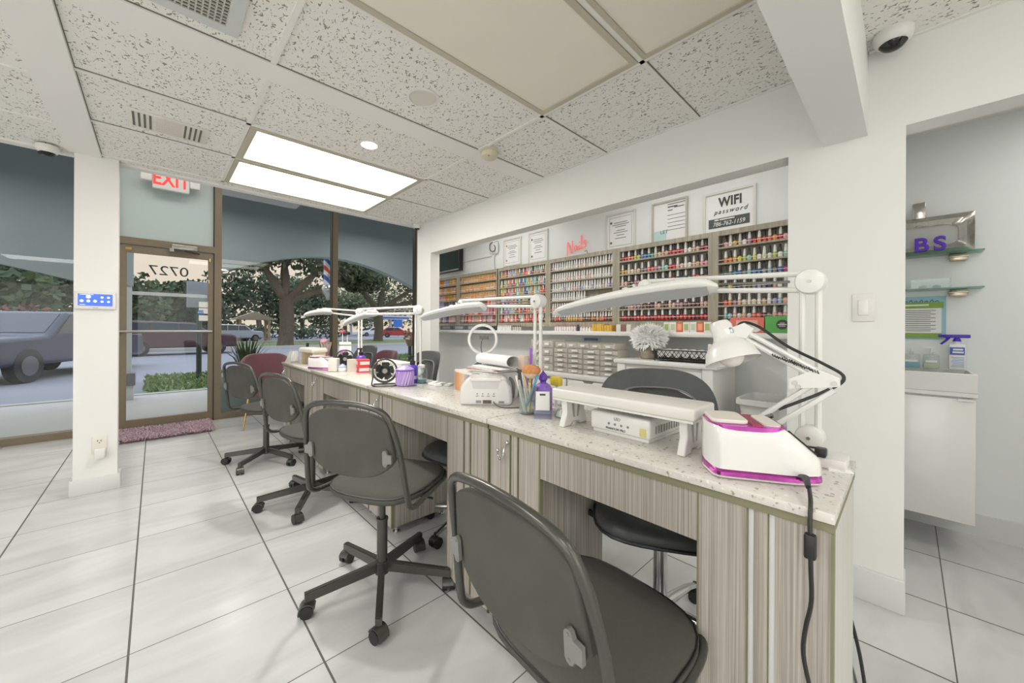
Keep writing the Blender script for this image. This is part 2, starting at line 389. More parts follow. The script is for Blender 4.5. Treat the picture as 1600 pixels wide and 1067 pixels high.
# ---------------------------------------------------------------- storefront
YS = 6.12
fr = MB()
for x0, x1 in ((-.50, -.44), (-.375, -.318), (.552, .625), (2.0, 2.075), (3.43, 3.5), (-2.6, -2.54)): fr.box(x0, x1, YS - .05, YS + .06, 0, 3.3)
fr.box(-4, 3.5, YS - .05, YS + .06, 3.22, 3.3)
for x0, x1 in ((-4, -.5), (.625, 2.0), (2.075, 3.43)): fr.box(x0, x1, YS - .05, YS + .06, 0, .075)
fr.box(-.318, .552, YS - .05, YS + .06, 2.135, 2.215)
struct('trim_6', fr, BRONZE)
dkl = MB()
for x in (.54, 1.988, 3.42): dkl.box(x, x + .011, YS - .045, YS + .05, .0, 3.25)
struct('trim_7', dkl, mat('bronze_gasket', (60, 58, 52), .6))
for i, (x0, x1) in enumerate(((-2.54, -.5), (.625, 1.988), (2.075, 3.42), (-4, -2.6))):
    struct('window_%d' % (i + 1), MB().box(x0, x1, YS, YS + .008, .075, 3.22), GLASSW)
struct('window_5', MB().box(-.318, .54, YS, YS + .02, 2.215, 3.22), mat('frosted_transom', (188, 200, 196), .35, var=.02), label='frosted pale panel above the glass door')
# the glass door
dr = D.objects.new('door_1', None); COL.objects.link(dr); dr.location = (-.30, YS - .01, 0); dr['kind'] = 'structure'; dr['label'] = 'glass entrance door in a bronze frame'
dm = MB(); dm.box(0, .06, -.022, .022, .01, 2.12).box(.79, .845, -.022, .022, .01, 2.12).box(.06, .79, -.022, .022, .01, .115).box(.06, .79, -.022, .022, 2.045, 2.12)
dm.obj('door_frame', BRONZE, dr)
MB().box(.06, .79, -.004, .004, .115, 2.045).obj('door_pane', GLASSW, dr)
MB().cyl((-.02, -.06, 1.135), (.83, -.06, 1.135), .016, m=0).box(.0, .03, -.06, -.02, 1.12, 1.15).box(.79, .82, -.06, -.02, 1.12, 1.15).obj('push_bar', STEEL, dr)
MB().box(.44, .68, -.085, -.022, 2.125, 2.185, bev=.008).box(.42, .46, -.11, -.05, 2.09, 2.13).obj('door_closer', STEEL, dr)
MB().tube([(.44, -.08, 2.12), (.55, -.17, 2.1), (.70, -.05, 2.1)], .009, 6).obj('closer_arm', DKMET, dr)
MB().box(.05, .1, -.035, -.02, 2.07, 2.1).box(.79, .80, -.04, -.02, 1.75, 1.79).box(.80, .81, -.04, -.02, 2.02, 2.06).obj('hinge', GOLD, dr)
st = MB()
for k, z in enumerate((1.44, 1.36, 1.27)): st.box(.70, .79, -.0075, -.0045, z, z + .07)
st.obj('notice_sticker', PAPER, dr)
MB().box(.69, .745, -.0095, -.0065, 1.352, 1.402).obj('alarm_sticker', mat('sticker_blue', (58, 120, 190), .5), dr)
text('lettering', 'ADT', .028, PAPER, dr, (.717, -.0102, 1.376), FACE_DOOR)
text('door_number', '0727', .16, INK, dr, (.42, .0085, 1.86), (PI / 2, 0, PI), sx_=1.15, ext=.0006)
MB().box(.10, .78, -.0075, -.0045, 1.56, 1.60).obj('frosted_strip', glass('frost', (255, 255, 255), .5, .35, (225, 232, 232)), dr)

# ---------------------------------------------------------------- outside
ASPH = mat('asphalt', (146, 146, 154), .85, var=.12, scale=.8)
CONC = mat('concrete', (190, 186, 182), .85, var=.06, scale=2)
STUCCO = mat('arcade_stucco', (166, 174, 177), .9, var=.04, scale=1.5)
SHELLW = mat('arcade_white', (206, 206, 206), .8, var=.03)
struct('sidewalk', MB().box(-30, 30, 6.18, 9.3, -.16, -.015), CONC)
struct('road', MB().box(-70, 90, 9.3, 120, -.4, -.15), ASPH)
struct('kerb', MB().box(-30, 30, 9.2, 9.35, -.2, .0).box(-40, 60, 27.4, 27.7, -.16, .02).box(-40, 60, 37.6, 37.9, -.16, .02), CONC)
ar = MB(); P = [(-9, 3.3), (-9, 1.7)]
for i in range(17):
    t = i / 16; P.append((-8.6 + 8.2 * t, 1.72 + .95 * math.sin(PI * (.12 + .80 * t)) - .20))
P += [(-.42, 1.86), (-.27, 1.86), (-.27, 2.5), (.74, 2.5), (.74, 2.12)]
for i in range(21):
    t = i / 20; P.append((.8 + 4.3 * t, 2.06 + .68 * math.sin(PI * (.06 + .9 * t))))
P += [(5.2, 2.0), (5.9, 2.0)]
for i in range(17):
    t = i / 16; P.append((5.95 + 5.2 * t, 2.0 + .7 * math.sin(PI * (.05 + .9 * t))))
P += [(14, 2.0), (14, 3.3)]
def strip_wall(P, y0, y1, ztop, x_lo):
    m = MB(); q = P[1:-1]
    for (xa, za), (xb, zb) in zip(q, q[1:]):
        if abs(xa - xb) < 1e-6:
            m.add([(xa, y0, za), (xa, y1, za), (xa, y1, zb), (xa, y0, zb)], [(0, 1, 2, 3)]); continue
        m.add([(xa, y0, za), (xb, y0, zb), (xb, y0, ztop), (xa, y0, ztop), (xa, y1, za), (xb, y1, zb), (xb, y1, ztop), (xa, y1, ztop)],
              [(0, 1, 2, 3), (5, 4, 7, 6), (4, 5, 1, 0), (3, 2, 6, 7)])
    return m
struct('wall_arcade', strip_wall(P, 8.72, 8.95, 5.0, -9), STUCCO, flat=True)
struct('ceiling_arcade', MB().box(-10, 14, 6.2, 8.72, 4.0, 4.1), STUCCO)
struct('wall_facade', MB().box(-10, -4, 6.1, 6.2, 0, 4.0).box(3.5, 14, 6.1, 6.2, 0, 4.0).box(-4, 3.5, 6.12, 6.2, 3.3, 4.0), STUCCO)
struct('column_arcade', MB().box(-.425, -.285, 8.74, 8.9, .42, 2.6).box(-.45, -.24, 8.70, 8.93, .22, .42, 1).box(-.43, -.26, 8.72, 8.91, -.02, .22), [SHELLW, mat('column_plinth', (130, 130, 130), .8)])
struct('column_arcade.001', MB().box(5.25, 5.85, 8.7, 8.97, -.02, 2.1), STUCCO)

GRASSM = mat('lawn_green', (124, 142, 92), .9, var=.3, scale=20)
def grass(name, x0, x1, y0, y1, n, h, label, z=0.0):
    rnd = random.Random(11); m = MB(); m.box(x0, x1, y0, y1, -.14, z)
    for i in range(n):
        x = rnd.uniform(x0, x1); y = rnd.uniform(y0, y1); a = rnd.uniform(0, PI); hh = h * rnd.uniform(.5, 1.2); dx = .03 * math.cos(a); dy = .03 * math.sin(a)
        m.add([(x - dx, y - dy, z), (x + dx, y + dy, z), (x + rnd.uniform(-.05, .05), y + rnd.uniform(-.05, .05), z + hh)], [(0, 1, 2)])
    return tag(m.obj(name, GRASSM, flat=True), label, 'grass', kind='stuff')
grass('lawn_grass', -.15, 4.2, 9.4, 12.6, 3600, .07, 'clipped lawn patch beyond the walkway outside the door')
grass('lawn_grass', 5.2, 12, 13.5, 15.6, 1800, .12, 'narrow grass verge across the drive outside', -.02)
grass('median_grass', -30, 50, 27.7, 37.6, 1500, .12, 'planted strip between the parking lanes under the big trees', -.16)

LEAF = [mat('leaf_%d' % i, c, .8, var=.35, scale=3) for i, c in enumerate(((66, 84, 58), (84, 98, 66), (56, 74, 54), (100, 110, 80)))]
BARK = mat('bark', (104, 92, 80), .95, var=.3, scale=8, bump=.6)
def crown(rnd, blobs, n, size):
    m = MB()
    for i in range(n):
        c, R = rnd.choice(blobs)
        d = Vector((rnd.gauss(0, 1), rnd.gauss(0, 1), rnd.gauss(0, 1))).normalized() * (rnd.random() ** .4)
        p = Vector(c) + Vector((d.x * R[0], d.y * R[1], d.z * R[2]))
        a = Vector((rnd.gauss(0, 1), rnd.gauss(0, 1), rnd.gauss(0, 1))).normalized() * size * rnd.uniform(.5, 1.1); b = a.orthogonal().normalized() * a.length * .7
        m.add([p - a, p + b, p + a, p - b], [(0, 1, 2, 3)], rnd.randrange(2))
    return m
def tree(label, loc, trunk_h, r, blobs, n, size, leaf=(0, 1), seed=1, name='shade_tree', fork=True):
    rnd = random.Random(seed); t = thing(name, label, 'tree', loc)
    tm = MB(); tm.tube(cat_rom([(0, 0, -.2), (0, 0, .3), (.1, 0, trunk_h * .5), (0, .1, trunk_h)], 3), [r * 1.9, r * 1.5, r * 1.2, r * 1.1, r * 1.05, r, r, r, r * .95, r * .9][:10], 9)
    if fork:
        for c, R in blobs[:4]: tm.tube(cat_rom([(0, 0, trunk_h * .9), (c[0] * .4, c[1] * .4, trunk_h + (c[2] - trunk_h) * .35), c], 4), [r * .6] * 5 + [r * .4] * 4, 6)
    tm.obj('trunk', BARK, t)
    crown(rnd, blobs, n, size).obj('crown', [LEAF[leaf[0]], LEAF[leaf[1]]], t, flat=True)
    return t
tree('large spreading oak on the median seen through the middle window', (7.0, 31.2, -.15), 3.6, .48,
     [((-2.2, 0, 7), (3.0, 4, 1.8)), ((3.5, 0, 7.2), (4.2, 4, 2.2)), ((0, 1, 8.5), (5, 4, 2.2)), ((6, 1, 5.6), (2, 2, 1.3))], 5200, .30, (1, 3), 2)
tree('leaning slim tree on the median left of the red car', (16.6, 36.9, -.15), 3.4, .42,
     [((1, 0, 7.5), (5, 4, 2.6)), ((6, 0, 7.0), (4.5, 3, 2.2)), ((-3.5, 0, 7.2), (3, 3, 2.0)), ((10, 1, 5.8), (3, 2, 1.5))], 4200, .30, (1, 3), 3)
bl = lambda w, h: [((-w * .5, 0, h * .55), (w * .5, 2.5, h * .42)), ((w * .5, 0, h * .5), (w * .5, 2.5, h * .4)), ((0, 0, h * .68), (w * .55, 2.5, h * .34))]
for i, (x, y, w_, h_, lf, lab) in enumerate((
    (-3.5, 44, 4.5, 6.6, (0, 1), 'bushy green tree seen through the narrow window by the column'),
    (-8.5, 38, 4.0, 6.5, (0, 1), 'dark tree at the far left beyond the parked pickup'),
    (1.2, 52, 5, 5.6, (0, 2), 'dark green tree seen through the glass door below the sky'),
    (2.4, 49, 2.6, 6.0, (0, 1), 'round leafy tree right of the lamp post outside the door'),
    (9.5, 56, 6.5, 9, (0, 2), 'dense dark tree behind the wooden shelter'),
    (15.5, 60, 6, 9, (0, 2), 'dense tree behind the oak trunk, second from the shelter'),
    (23, 64, 6, 8, (1, 3), 'paler tree behind the middle mullion of the window'),
    (33, 75, 7, 11, (0, 1), 'tree beside the filling station canopy'),
    (46, 80, 8, 12, (0, 2), 'tree at the far right end of the parking lot'))):
    tree(lab, (x, y, -.15), h_ * .3, .3, bl(w_, h_), 2600, .34, lf, 20 + i, 'background_tree', fork=False)
hd = crown(random.Random(5), [((x, 47 + (x % 3), .7), (1.6, .8, .9)) for x in range(-14, 18, 2)], 3600, .22)
tag(hd.obj('clipped_hedge', [LEAF[2], LEAF[0]], flat=True), 'long low hedge along the far side of the parking lot', 'hedge', kind='stuff')
rb = crown(random.Random(6), [((-5.5, 26, 1.9), (1.0, .8, .8)), ((-4.0, 26.5, 1.6), (.9, .7, .7))], 700, .14)
tag(rb.obj('red_shrub', [mat('leaf_red', (122, 74, 72), .8, var=.3), LEAF[0]], flat=True, loc=(0, 0, -.15)), 'reddish leafy shrub above the parked pickup', 'shrub')

# vehicles
TYRE = mat('tyre', (42, 42, 44), .8); DGL = mat('dark_car_glass', (58, 66, 78), .1, var=.05, coat=.5); RIM = mat('wheel_rim', (112, 114, 118), .35, .6)
def car(name, label, paint, loc, rz, prof, win, L, Wd, wx, wr):
    t = thing(name, label, 'car', loc, rz)
    b = MB().prism([(x * L, z) for x, z in prof], -Wd / 2, Wd / 2, 'xz')
    o = b.obj('body', paint, t); md = o.modifiers.new('b', 'BEVEL'); md.width = .09; md.segments = 3; md.limit_method = 'ANGLE'
    for side in (-1, 1):
        for q in win:
            MB().prism([(x * L, z) for x, z in q], side * (Wd / 2 - .03), side * (Wd / 2 + .008), 'xz').obj('side_window', DGL, t)
    i0 = [p for p in prof]
    for k in range(len(prof) - 1):
        (xa, za), (xb, zb) = prof[k], prof[k + 1]
        if abs(zb - za) > .25 and abs(xb - xa) > .02 and min(za, zb) > .7:
            d = Vector((xb - xa) * L and ((xb - xa) * L, 0, zb - za) or (0, 0, 1)); nrm = Vector((-d.z, 0, d.x)).normalized() * .012
            a = Vector((xa * L, 0, za)) + d * .1; c = Vector((xa * L, 0, za)) + d * .9; h = Wd / 2 - .12
            if nrm.z < 0: nrm = -nrm
            MB().add([a + Vector((0, -h, 0)) + nrm, a + Vector((0, h, 0)) + nrm, c + Vector((0, h, 0)) + nrm, c + Vector((0, -h, 0)) + nrm,
                      a + Vector((0, -h, 0)) - nrm, a + Vector((0, h, 0)) - nrm, c + Vector((0, h, 0)) - nrm, c + Vector((0, -h, 0)) - nrm],
                     [(0, 1, 2, 3), (7, 6, 5, 4), (0, 4, 5, 1), (1, 5, 6, 2), (2, 6, 7, 3), (3, 7, 4, 0)]).obj('windscreen', DGL, t)
    for x in wx:
        for s in (-1, 1):
            wlo = MB().cyl((0, -.11, 0), (0, .11, 0), wr, n=22).obj('wheel', TYRE, t, loc=(x * L, s * (Wd / 2 - .10), wr))
            MB().cyl((0, s * .09, 0), (0, s * .125, 0), wr * .58, n=14).obj('rim', RIM, wlo)
    hl = MB()
    for s in (-1, 1): hl.box(L * .5 - .10, L * .5 + .01, s * Wd * .36 - .16, s * Wd * .36 + .16, .62, .8)
    hl.obj('headlight', mat('headlight', (230, 230, 225), .15, coat=.5), t)
    tl = MB()
    for s in (-1, 1): tl.box(-L * .5 - .01, -L * .5 + .08, s * Wd * .40 - .1, s * Wd * .40 + .1, .7, .95)
    tl.obj('tail_light', mat('tail_light', (150, 30, 34), .25, coat=.5), t)
    MB().box(L * .5 - .02, L * .5 + .06, -Wd * .46, Wd * .46, .38, .52, bev=.03).obj('bumper', STEEL, t)
    return t
PICK = [(-.5, .4), (.5, .4), (.5, .95), (.47, 1.05), (.23, 1.12), (.12, 1.72), (-.13, 1.76), (-.18, 1.12), (-.5, 1.1)]
PWIN = [[(.185, 1.14), (.105, 1.64), (.0, 1.66), (.0, 1.14)], [(-.012, 1.14), (-.012, 1.66), (-.115, 1.66), (-.155, 1.14)]]
SUV = [(-.5, .35), (.5, .35), (.5, .85), (.46, .98), (.26, 1.06), (.13, 1.55), (-.36, 1.62), (-.48, 1.05), (-.5, .9)]
SWIN = [[(.215, 1.08), (.12, 1.48), (.0, 1.5), (.0, 1.08)], [(-.015, 1.08), (-.015, 1.5), (-.2, 1.52), (-.2, 1.08)], [(-.215, 1.08), (-.215, 1.52), (-.34, 1.5), (-.42, 1.08)]]
HAT = [(-.5, .3), (.5, .3), (.5, .68), (.45, .82), (.25, .95), (.06, 1.45), (-.3, 1.46), (-.46, .98), (-.5, .8)]
HWIN = [[(.2, .98), (.05, 1.38), (-.08, 1.39), (-.08, .98)], [(-.095, .98), (-.095, 1.39), (-.28, 1.38), (-.38, .98)]]
car('pickup_truck', 'dark blue pickup parked close outside the narrow window', mat('car_navy', (40, 48, 74), .35, coat=.35), (-2.3, 16.2, -.15), math.radians(-115), PICK, PWIN, 5.4, 1.95, (.33, -.30), .40)
car('pickup_truck', 'dark pickup parked behind the navy pickup, beside the column', mat('car_slate', (52, 60, 80), .35, coat=.35), (-3.1, 25.5, -.15), math.radians(-140), PICK, PWIN, 5.3, 1.95, (.33, -.30), .40)
car('parked_car', 'dark maroon car parked across the drive outside the door', mat('car_maroon', (72, 46, 54), .4, coat=.2), (.75, 24.6, -.15), math.radians(6), SUV, SWIN, 4.6, 1.85, (.32, -.30), .35)
car('parked_car', 'red hatchback parked across the lot beyond the far lamp arm', mat('car_red', (186, 62, 62), .25, coat=.8), (25.6, 50.7, -.15), math.radians(-28), HAT, HWIN, 4.3, 1.8, (.31, -.30), .33)
car('parked_car', 'pale silver car parked in front of the wooden shelter', mat('car_silver', (168, 178, 190), .25, coat=.8), (5.2, 42, -.15), math.radians(20), SUV, SWIN, 4.4, 1.8, (.32, -.30), .34)
car('parked_car', 'white car parked at the filling station behind the red hatchback', mat('car_white', (220, 222, 226), .25, coat=.8), (26, 60, -.15), math.radians(180), HAT, HWIN, 4.3, 1.8, (.31, -.30), .33)

# other things across the lot
t = thing('filling_station_canopy', 'white filling station canopy with a blue fascia stripe', 'canopy', (31, 72, -.15))
MB().box(-5.5, 6.5, -3, 3, 3.1, 3.75).obj('canopy_roof', PAPER, t); MB().box(-5.55, 6.55, -3.06, 3.06, 3.2, 3.55).obj('fascia', mat('station_blue', (64, 98, 190), .5), t)
for x in (-4, 0, 4): MB().box(x - .2, x + .2, -.2, .2, 0, 3.1).obj('post', PAPER, t)
t = thing('road_sign', 'blue square sign on a post near the red hatchback', 'sign', (29.0, 57, -.15))
MB().cyl((0, 0, 0), (0, 0, 1.6), .06).obj('post', STEEL, t); MB().box(-.75, .75, -.05, .05, 1.5, 2.7).obj('sign_panel', mat('sign_blue', (52, 116, 206), .5), t)
t = thing('wooden_shelter', 'small timber shelter with a pitched roof across the lot', 'shelter', (7.2, 45, -.15))
for x in (-1.2, 1.2):
    for y in (-.8, .8): MB().box(x - .1, x + .1, y - .1, y + .1, 0, 2.2).obj('post', mat('timber', (176, 156, 120), .8), t)
MB().prism([(-1.9, 2.1), (1.9, 2.1), (0, 2.9)], -1.2, 1.2, 'xz').obj('roof', mat('shelter_roof', (150, 136, 116), .8), t)
t = thing('lamp_post', 'dark lamp post with a white meter box outside the door', 'post', (.74, 11.2, -.02))
MB().cyl((0, 0, 0), (0, 0, 1.72), .05).obj('post', mat('post_green', (60, 70, 66), .5), t); MB().box(-.22, .22, -.08, .08, 1.66, 2.25, bev=.01).obj('meter_box', mat('meter_grey', (176, 178, 184), .5), t)
t = thing('bollard', 'yellow and black bollard at the left edge of the window', 'bollard', (-2.45, 10.3, -.15))
MB().cyl((0, 0, 0), (0, 0, 1.05), .11, n=18).sph((0, 0, 1.05), .11, n=18).obj('post', mat('bollard_yellow', (224, 186, 62), .5), t)
bm_ = MB()
for z in (.25, .65): bm_.cyl((0, 0, z), (0, 0, z + .18), .113, n=18)
bm_.obj('stripe', BLACK, t)
t = thing('barber_pole', 'barber pole with red white and blue stripes hung on the outer arch', 'barber pole', (2.9, 9.14, 1.98)); t.scale = (1.2, 1.2, 1.2)
pm, pt = newmat('barber_stripes'); LK = pt.links.new
_o = N(pt, 'ShaderNodeOutputMaterial'); _p = N(pt, 'ShaderNodeBsdfPrincipled'); LK(_p.outputs[0], _o.inputs[0]); _x = N(pt, 'ShaderNodeTexCoord'); _s = N(pt, 'ShaderNodeSeparateXYZ'); LK(_x.outputs['Object'], _s.inputs[0])
_m = N(pt, 'ShaderNodeMath', operation='MULTIPLY_ADD'); LK(_s.outputs['X'], _m.inputs[0]); _m.inputs[1].default_value = 1.2; LK(_s.outputs['Z'], _m.inputs[2])
_d = N(pt, 'ShaderNodeMath', operation='DIVIDE'); LK(_m.outputs[0], _d.inputs[0]); _d.inputs[1].default_value = .36
_f = N(pt, 'ShaderNodeMath', operation='FRACT'); LK(_d.outputs[0], _f.inputs[0]); _r = N(pt, 'ShaderNodeValToRGB'); _r.color_ramp.interpolation = 'CONSTANT'; LK(_f.outputs[0], _r.inputs[0]); LK(_r.outputs[0], _p.inputs['Base Color'])
_e = _r.color_ramp.elements; _e[0].color = rgb(206, 66, 62); _e[1].position = .25; _e[1].color = rgb(226, 226, 226)
k = _e.new(.5); k.color = rgb(60, 96, 180); k = _e.new(.75); k.color = rgb(226, 226, 226)
MB().cyl((0, 0, .16), (0, 0, .78), .075, n=20).obj('striped_cylinder', pm, t)
MB().lathe([(.0, -.14), (.03, -.12), (.05, -.05), (.10, .02), (.11, .1), (.085, .16)], 20).lathe([(.085, .78), (.11, .82), (.1, .9), (.05, .96), (0, 1.0)], 20).obj('end_cap', mat('pole_chrome', (200, 200, 200), .25, .8), t)
MB().box(-.03, .03, -.16, -.07, .3, .36).box(-.03, .03, -.16, -.07, .66, .72).obj('bracket', STEEL, t)
def spiky(loc, label, n, h, name, pot):
    t = thing(name, label, 'plant', loc); rnd = random.Random(n)
    pot.obj('planter', mat('planter_grey', (150, 162, 166), .6), t); m = MB()
    for i in range(n):
        a = rnd.uniform(0, 2 * PI); s = rnd.uniform(.05, .3); hh = h * rnd.uniform(.6, 1); d = Vector((math.cos(a), math.sin(a), 0)); q = Vector((-d.y, d.x, 0)) * .014
        b0 = d * .05 + Vector((0, 0, .52)); b1 = d * (.05 + s * .5) + Vector((0, 0, .52 + hh * .7)); b2 = d * (.05 + s) + Vector((0, 0, .52 + hh))
        m.add([b0 - q, b0 + q, b1 + q, b1 - q, b2], [(0, 1, 2, 3), (3, 2, 4)])
    m.obj('leaves', LEAF[1], t, flat=True)
t = thing('flower_pot', 'pink and white flowers on a dark post outside the right window', 'flowers', (3.62, 6.62, -.015))
MB().cyl((0, 0, 0), (0, 0, .88), .035, n=12).obj('post', mat('post_green', (60, 70, 66), .5), t); MB().lathe([(.05, .86), (.09, .98), (.085, .98), (.05, .88), (0, .88)], 16).obj('pot', mat('pot_brown', (150, 120, 100), .6), t)
m = MB(); rf = random.Random(17)
for i in range(34): m.sph((rf.gauss(0, .06), rf.gauss(0, .06), 1.08 + rf.gauss(0, .08)), .026, n=7, k=5, m=rf.randrange(3))
m.obj('blossoms', [mat('blossom_pink', (206, 130, 132), .8), mat('blossom_white', (226, 214, 206), .8), mat('blossom_tan', (190, 146, 112), .8)], t)
spiky((1.0, 6.75, -.015), 'spiky green plant in a pale grey planter outside the window', 46, .58, 'potted_plant', MB().box(-.42, .42, -.25, .25, 0, .52, bev=.02))
# ---------------------------------------------------------------- ceiling fittings
DIFF_ON = mat('lit_diffuser', (255, 250, 238), .6, var=.0, emit=4.2, ec=(255, 249, 238))
DIFF_ON2 = mat('lit_diffuser_dim', (255, 250, 240), .6, var=.0, emit=3.2, ec=(255, 246, 234))
DIFF_OFF = mat('unlit_diffuser', (234, 229, 215), .5, var=.02, scale=5)
TROF = mat('troffer_frame', (190, 184, 164), .5, var=.03)
def troffer(label, x0, x1, y0, y1, m, fw=.03):
    t = thing('ceiling_light', label, 'ceiling light', ((x0 + x1) / 2, (y0 + y1) / 2, CZ), group='recessed troffers in the ceiling grid')
    a, b = (x1 - x0) / 2 - .013, (y1 - y0) / 2 - .013
    MB().box(-a, a, -b, -b + fw, -.012, .0).box(-a, a, b - fw, b, -.012, .0).box(-a, -a + fw, -b + fw, b - fw, -.012, .0).box(a - fw, a, -b + fw, b - fw, -.012, .0).obj('frame', TROF, t)
    MB().box(-a + fw, a - fw, -b + fw, b - fw, -.006, -.001).obj('diffuser', m, t)
troffer('brightly lit recessed ceiling panel, the nearer of the two lit ones', .405, 1.624, 2.711, 3.321, DIFF_ON, .04)
troffer('lit recessed ceiling panel along the edge beside the storefront windows', .405, 1.624, 3.321, 3.93, DIFF_ON2, .03)
troffer('unlit beige ceiling panel in front of the round speaker and smoke alarm', .395, 1.619, .833, 1.4424, DIFF_OFF, .028)
troffer('unlit beige ceiling panel beside the deep white beam', .395, 1.619, .29, .833, DIFF_OFF, .022)

t = thing('downlight', 'round lit downlight beside the bright ceiling panel', 'downlight', (1.038, 2.461, CZ))
MB().lathe([(.062, -.0), (.062, -.006), (.052, -.010), (.052, 0)], 32).obj('trim_ring', PLAST, t)
MB().lathe([(0, -.008), (.050, -.008), (.050, -.002), (0, -.002)], 32).obj('lens', mat('lit_lens', (255, 255, 255), .5, var=0, emit=5), t)
t = thing('downlight', 'round unlit white downlight in the patterned ceiling tile', 'downlight', (1.034, 1.765, CZ))
MB().lathe([(.085, 0), (.085, -.005), (.072, -.009), (.068, -.004), (.068, 0)], 36).obj('trim_ring', PLAST, t)
MB().lathe([(0, -.006), (.068, -.006), (.068, -.001), (0, -.001)], 36).obj('lens', mat('off_lens', (214, 211, 200), .4, var=.01), t)
t = thing('smoke_detector', 'cream round smoke detector on the ceiling band', 'smoke detector', (1.668, 1.965, CZ - .001))
MB().lathe([(.058, 0), (.058, -.014), (.05, -.018), (.05, -.024), (.058, -.028), (.056, -.05), (.046, -.058), (0, -.058)], 30).obj('housing', mat('aged_cream', (212, 204, 180), .5), t)
MB().cyl((-.03, -.03, -.062), (-.03, -.03, -.055), .005).obj('indicator_lamp', mat('amber', (170, 140, 70), .4), t)
def dome(label, loc, r, tilt=(0, 0, 0)):
    t = thing('dome_camera', label, 'security camera', loc, group='white dome cameras'); t.rotation_euler = tilt
    MB().lathe([(r, 0), (r * 1.02, -.012), (r * .96, -.03), (r * .82, -.042), (r * .70, -.046), (r * .68, -.03)], 30).obj('housing', PLAST, t)
    MB().sph((0, 0, -.04), r * .68, r * .68, r * .52, 22, 12).obj('dome_cover', glass('smoked_dome', (120, 122, 118), 1.2), t)
    MB().sph((r * -.1, -r * .1, -.035), r * .34, n=14).cyl((-.01, -.008, -.045), (-.03, -.03, -.062), r * .2, n=12).obj('lens', BLACK, t)
dome('white dome camera where the deep beam meets the partition', (2.215, .045, CZ), .062)
dome('white dome camera above the narrow window left of the column', (-.535, 3.97, CZ - .014), .055)
dome('small dome camera in the far corner above the window', (2.265, 3.985, CZ), .045)

t = thing('ceiling_vent', 'small flat ceiling vent with two short louvre groups', 'vent', (.058, 3.10, CZ))
MB().box(-.185, .185, -.125, .125, -.008, 0, bev=.003).obj('plate', mat('vent_beige', (224, 221, 210), .5), t)
for s in (-1, 1):
    m = MB()
    for k in range(4): m.box(s * .115 - .042 + k * .024 - .004, s * .115 - .042 + k * .024 + .006, -.10, .10, -.0095, -.006)
    m.obj('louvre_slot', mat('slot_dark', (104, 102, 92), .7), t)
m = MB()
for k in range(10): m.box(-.06, .06, -.1 + k * .021, -.1 + k * .021 + .012, -.0095, -.007)
m.obj('centre_ribs', mat('vent_rib', (216, 213, 201), .5), t)
t = thing('return_grille', 'large pale metal return air grille with square mesh', 'vent', (.0, 1.675, CZ))
m = MB(); m.box(-.25, .25, .215, .262, -.012, 0).box(-.25, .25, -.262, -.215, -.012, 0).box(.205, .25, -.215, .215, -.012, 0).box(-.25, -.205, -.215, .215, -.012, 0)
m.obj('frame', mat('grille_frame', (204, 208, 204), .4), t)
MB().box(-.205, .205, -.215, .215, -.004, -.001).obj('duct_back', mat('duct_dark', (72, 70, 64), .8), t)
m = MB()
for k in range(22): m.box(-.205 + k * .0195 - .0025, -.205 + k * .0195 + .0025, -.215, .215, -.010, -.004)
for k in range(23): m.box(-.205, .205, -.215 + k * .0195 - .0025, -.215 + k * .0195 + .0025, -.011, -.005)
m.obj('mesh_grid', mat('grille_bar', (196, 196, 186), .4), t)

t = thing('exit_sign', 'white exit sign with red letters and two lamp heads', 'exit sign', (.133, 5.98, 2.915))
MB().box(-.165, .165, -.03, .03, -.115, .115, bev=.012).obj('housing', PLAST, t)
text('lettering', 'EXIT', .225, mat('exit_red', (240, 60, 54), .5, emit=.55, ec=(255, 50, 44)), t, (0, -.0315, .0), FACE_DOOR, sx_=.72, ext=.002, bold=.004)
for s in (-1, 1):
    h = MB().box(s * .215 - .05, s * .215 + .05, -.04, .02, -.045, .05, bev=.014).obj('lamp_head', PLAST, t)
    MB().box(s * .165 - .01, s * .165 + .01, -.012, .012, -.015, .015).obj('swivel_arm', PLAST, h)
MB().box(-.02, .02, .03, .13, .02, .06).obj('bracket', PLAST, t)

# ---------------------------------------------------------------- on the column
t = thing('wall_tablet', 'white touch panel with a glowing blue screen on the column', 'touch panel', (-.312, 3.986, 1.375))
MB().box(-.102, .102, -.022, 0, -.062, .064, bev=.008).obj('case', PLAST, t)
MB().box(-.084, .084, -.0235, -.021, -.038, .047).obj('screen', mat('screen_blue', (44, 78, 176), .25, emit=.75, ec=(52, 88, 196)), t)
ic = mat('screen_icon', (220, 228, 250), .4, emit=.8); m = MB()
for x, z, r in ((-.034, .026, .012), (-.066, -.004, .009), (-.034, -.004, .009), (-.002, -.004, .009), (.032, .024, .007), (.064, .024, .007), (.032, -.006, .007), (.064, -.006, .007)):
    m.cyl((x, -.0245, z), (x, -.0232, z), r, n=16)
m.box(-.075, -.01, -.0245, -.0232, .040, .0425).box(-.075, -.05, -.0245, -.0232, -.031, -.029)
m.obj('icon', ic, t)
MB().box(-.014, .014, -.0228, -.0215, -.053, -.050).obj('logo_bar', GREYINK, t)
t = thing('power_outlet', 'cream wall outlet with a plugged in adapter on the column', 'outlet', (-.290, 3.986, .337))
MB().box(-.038, .038, -.006, 0, -.063, .063, bev=.003).obj('cover_plate', CREAM, t)
m = MB().cyl((0, -.0085, .027), (0, -.005, .027), .02, n=18); m.obj('socket', CREAM, t)
m = MB().box(-.011, -.007, -.0092, -.008, .025, .037).box(.006, .010, -.0092, -.008, .025, .036).cyl((0, -.0092, .016), (0, -.008, .016), .0035, n=8); m.obj('slot', INK, t)
t = thing('plug_adapter', 'white plug-in adapter in the column outlet', 'adapter', (-.285, 3.98, .30))
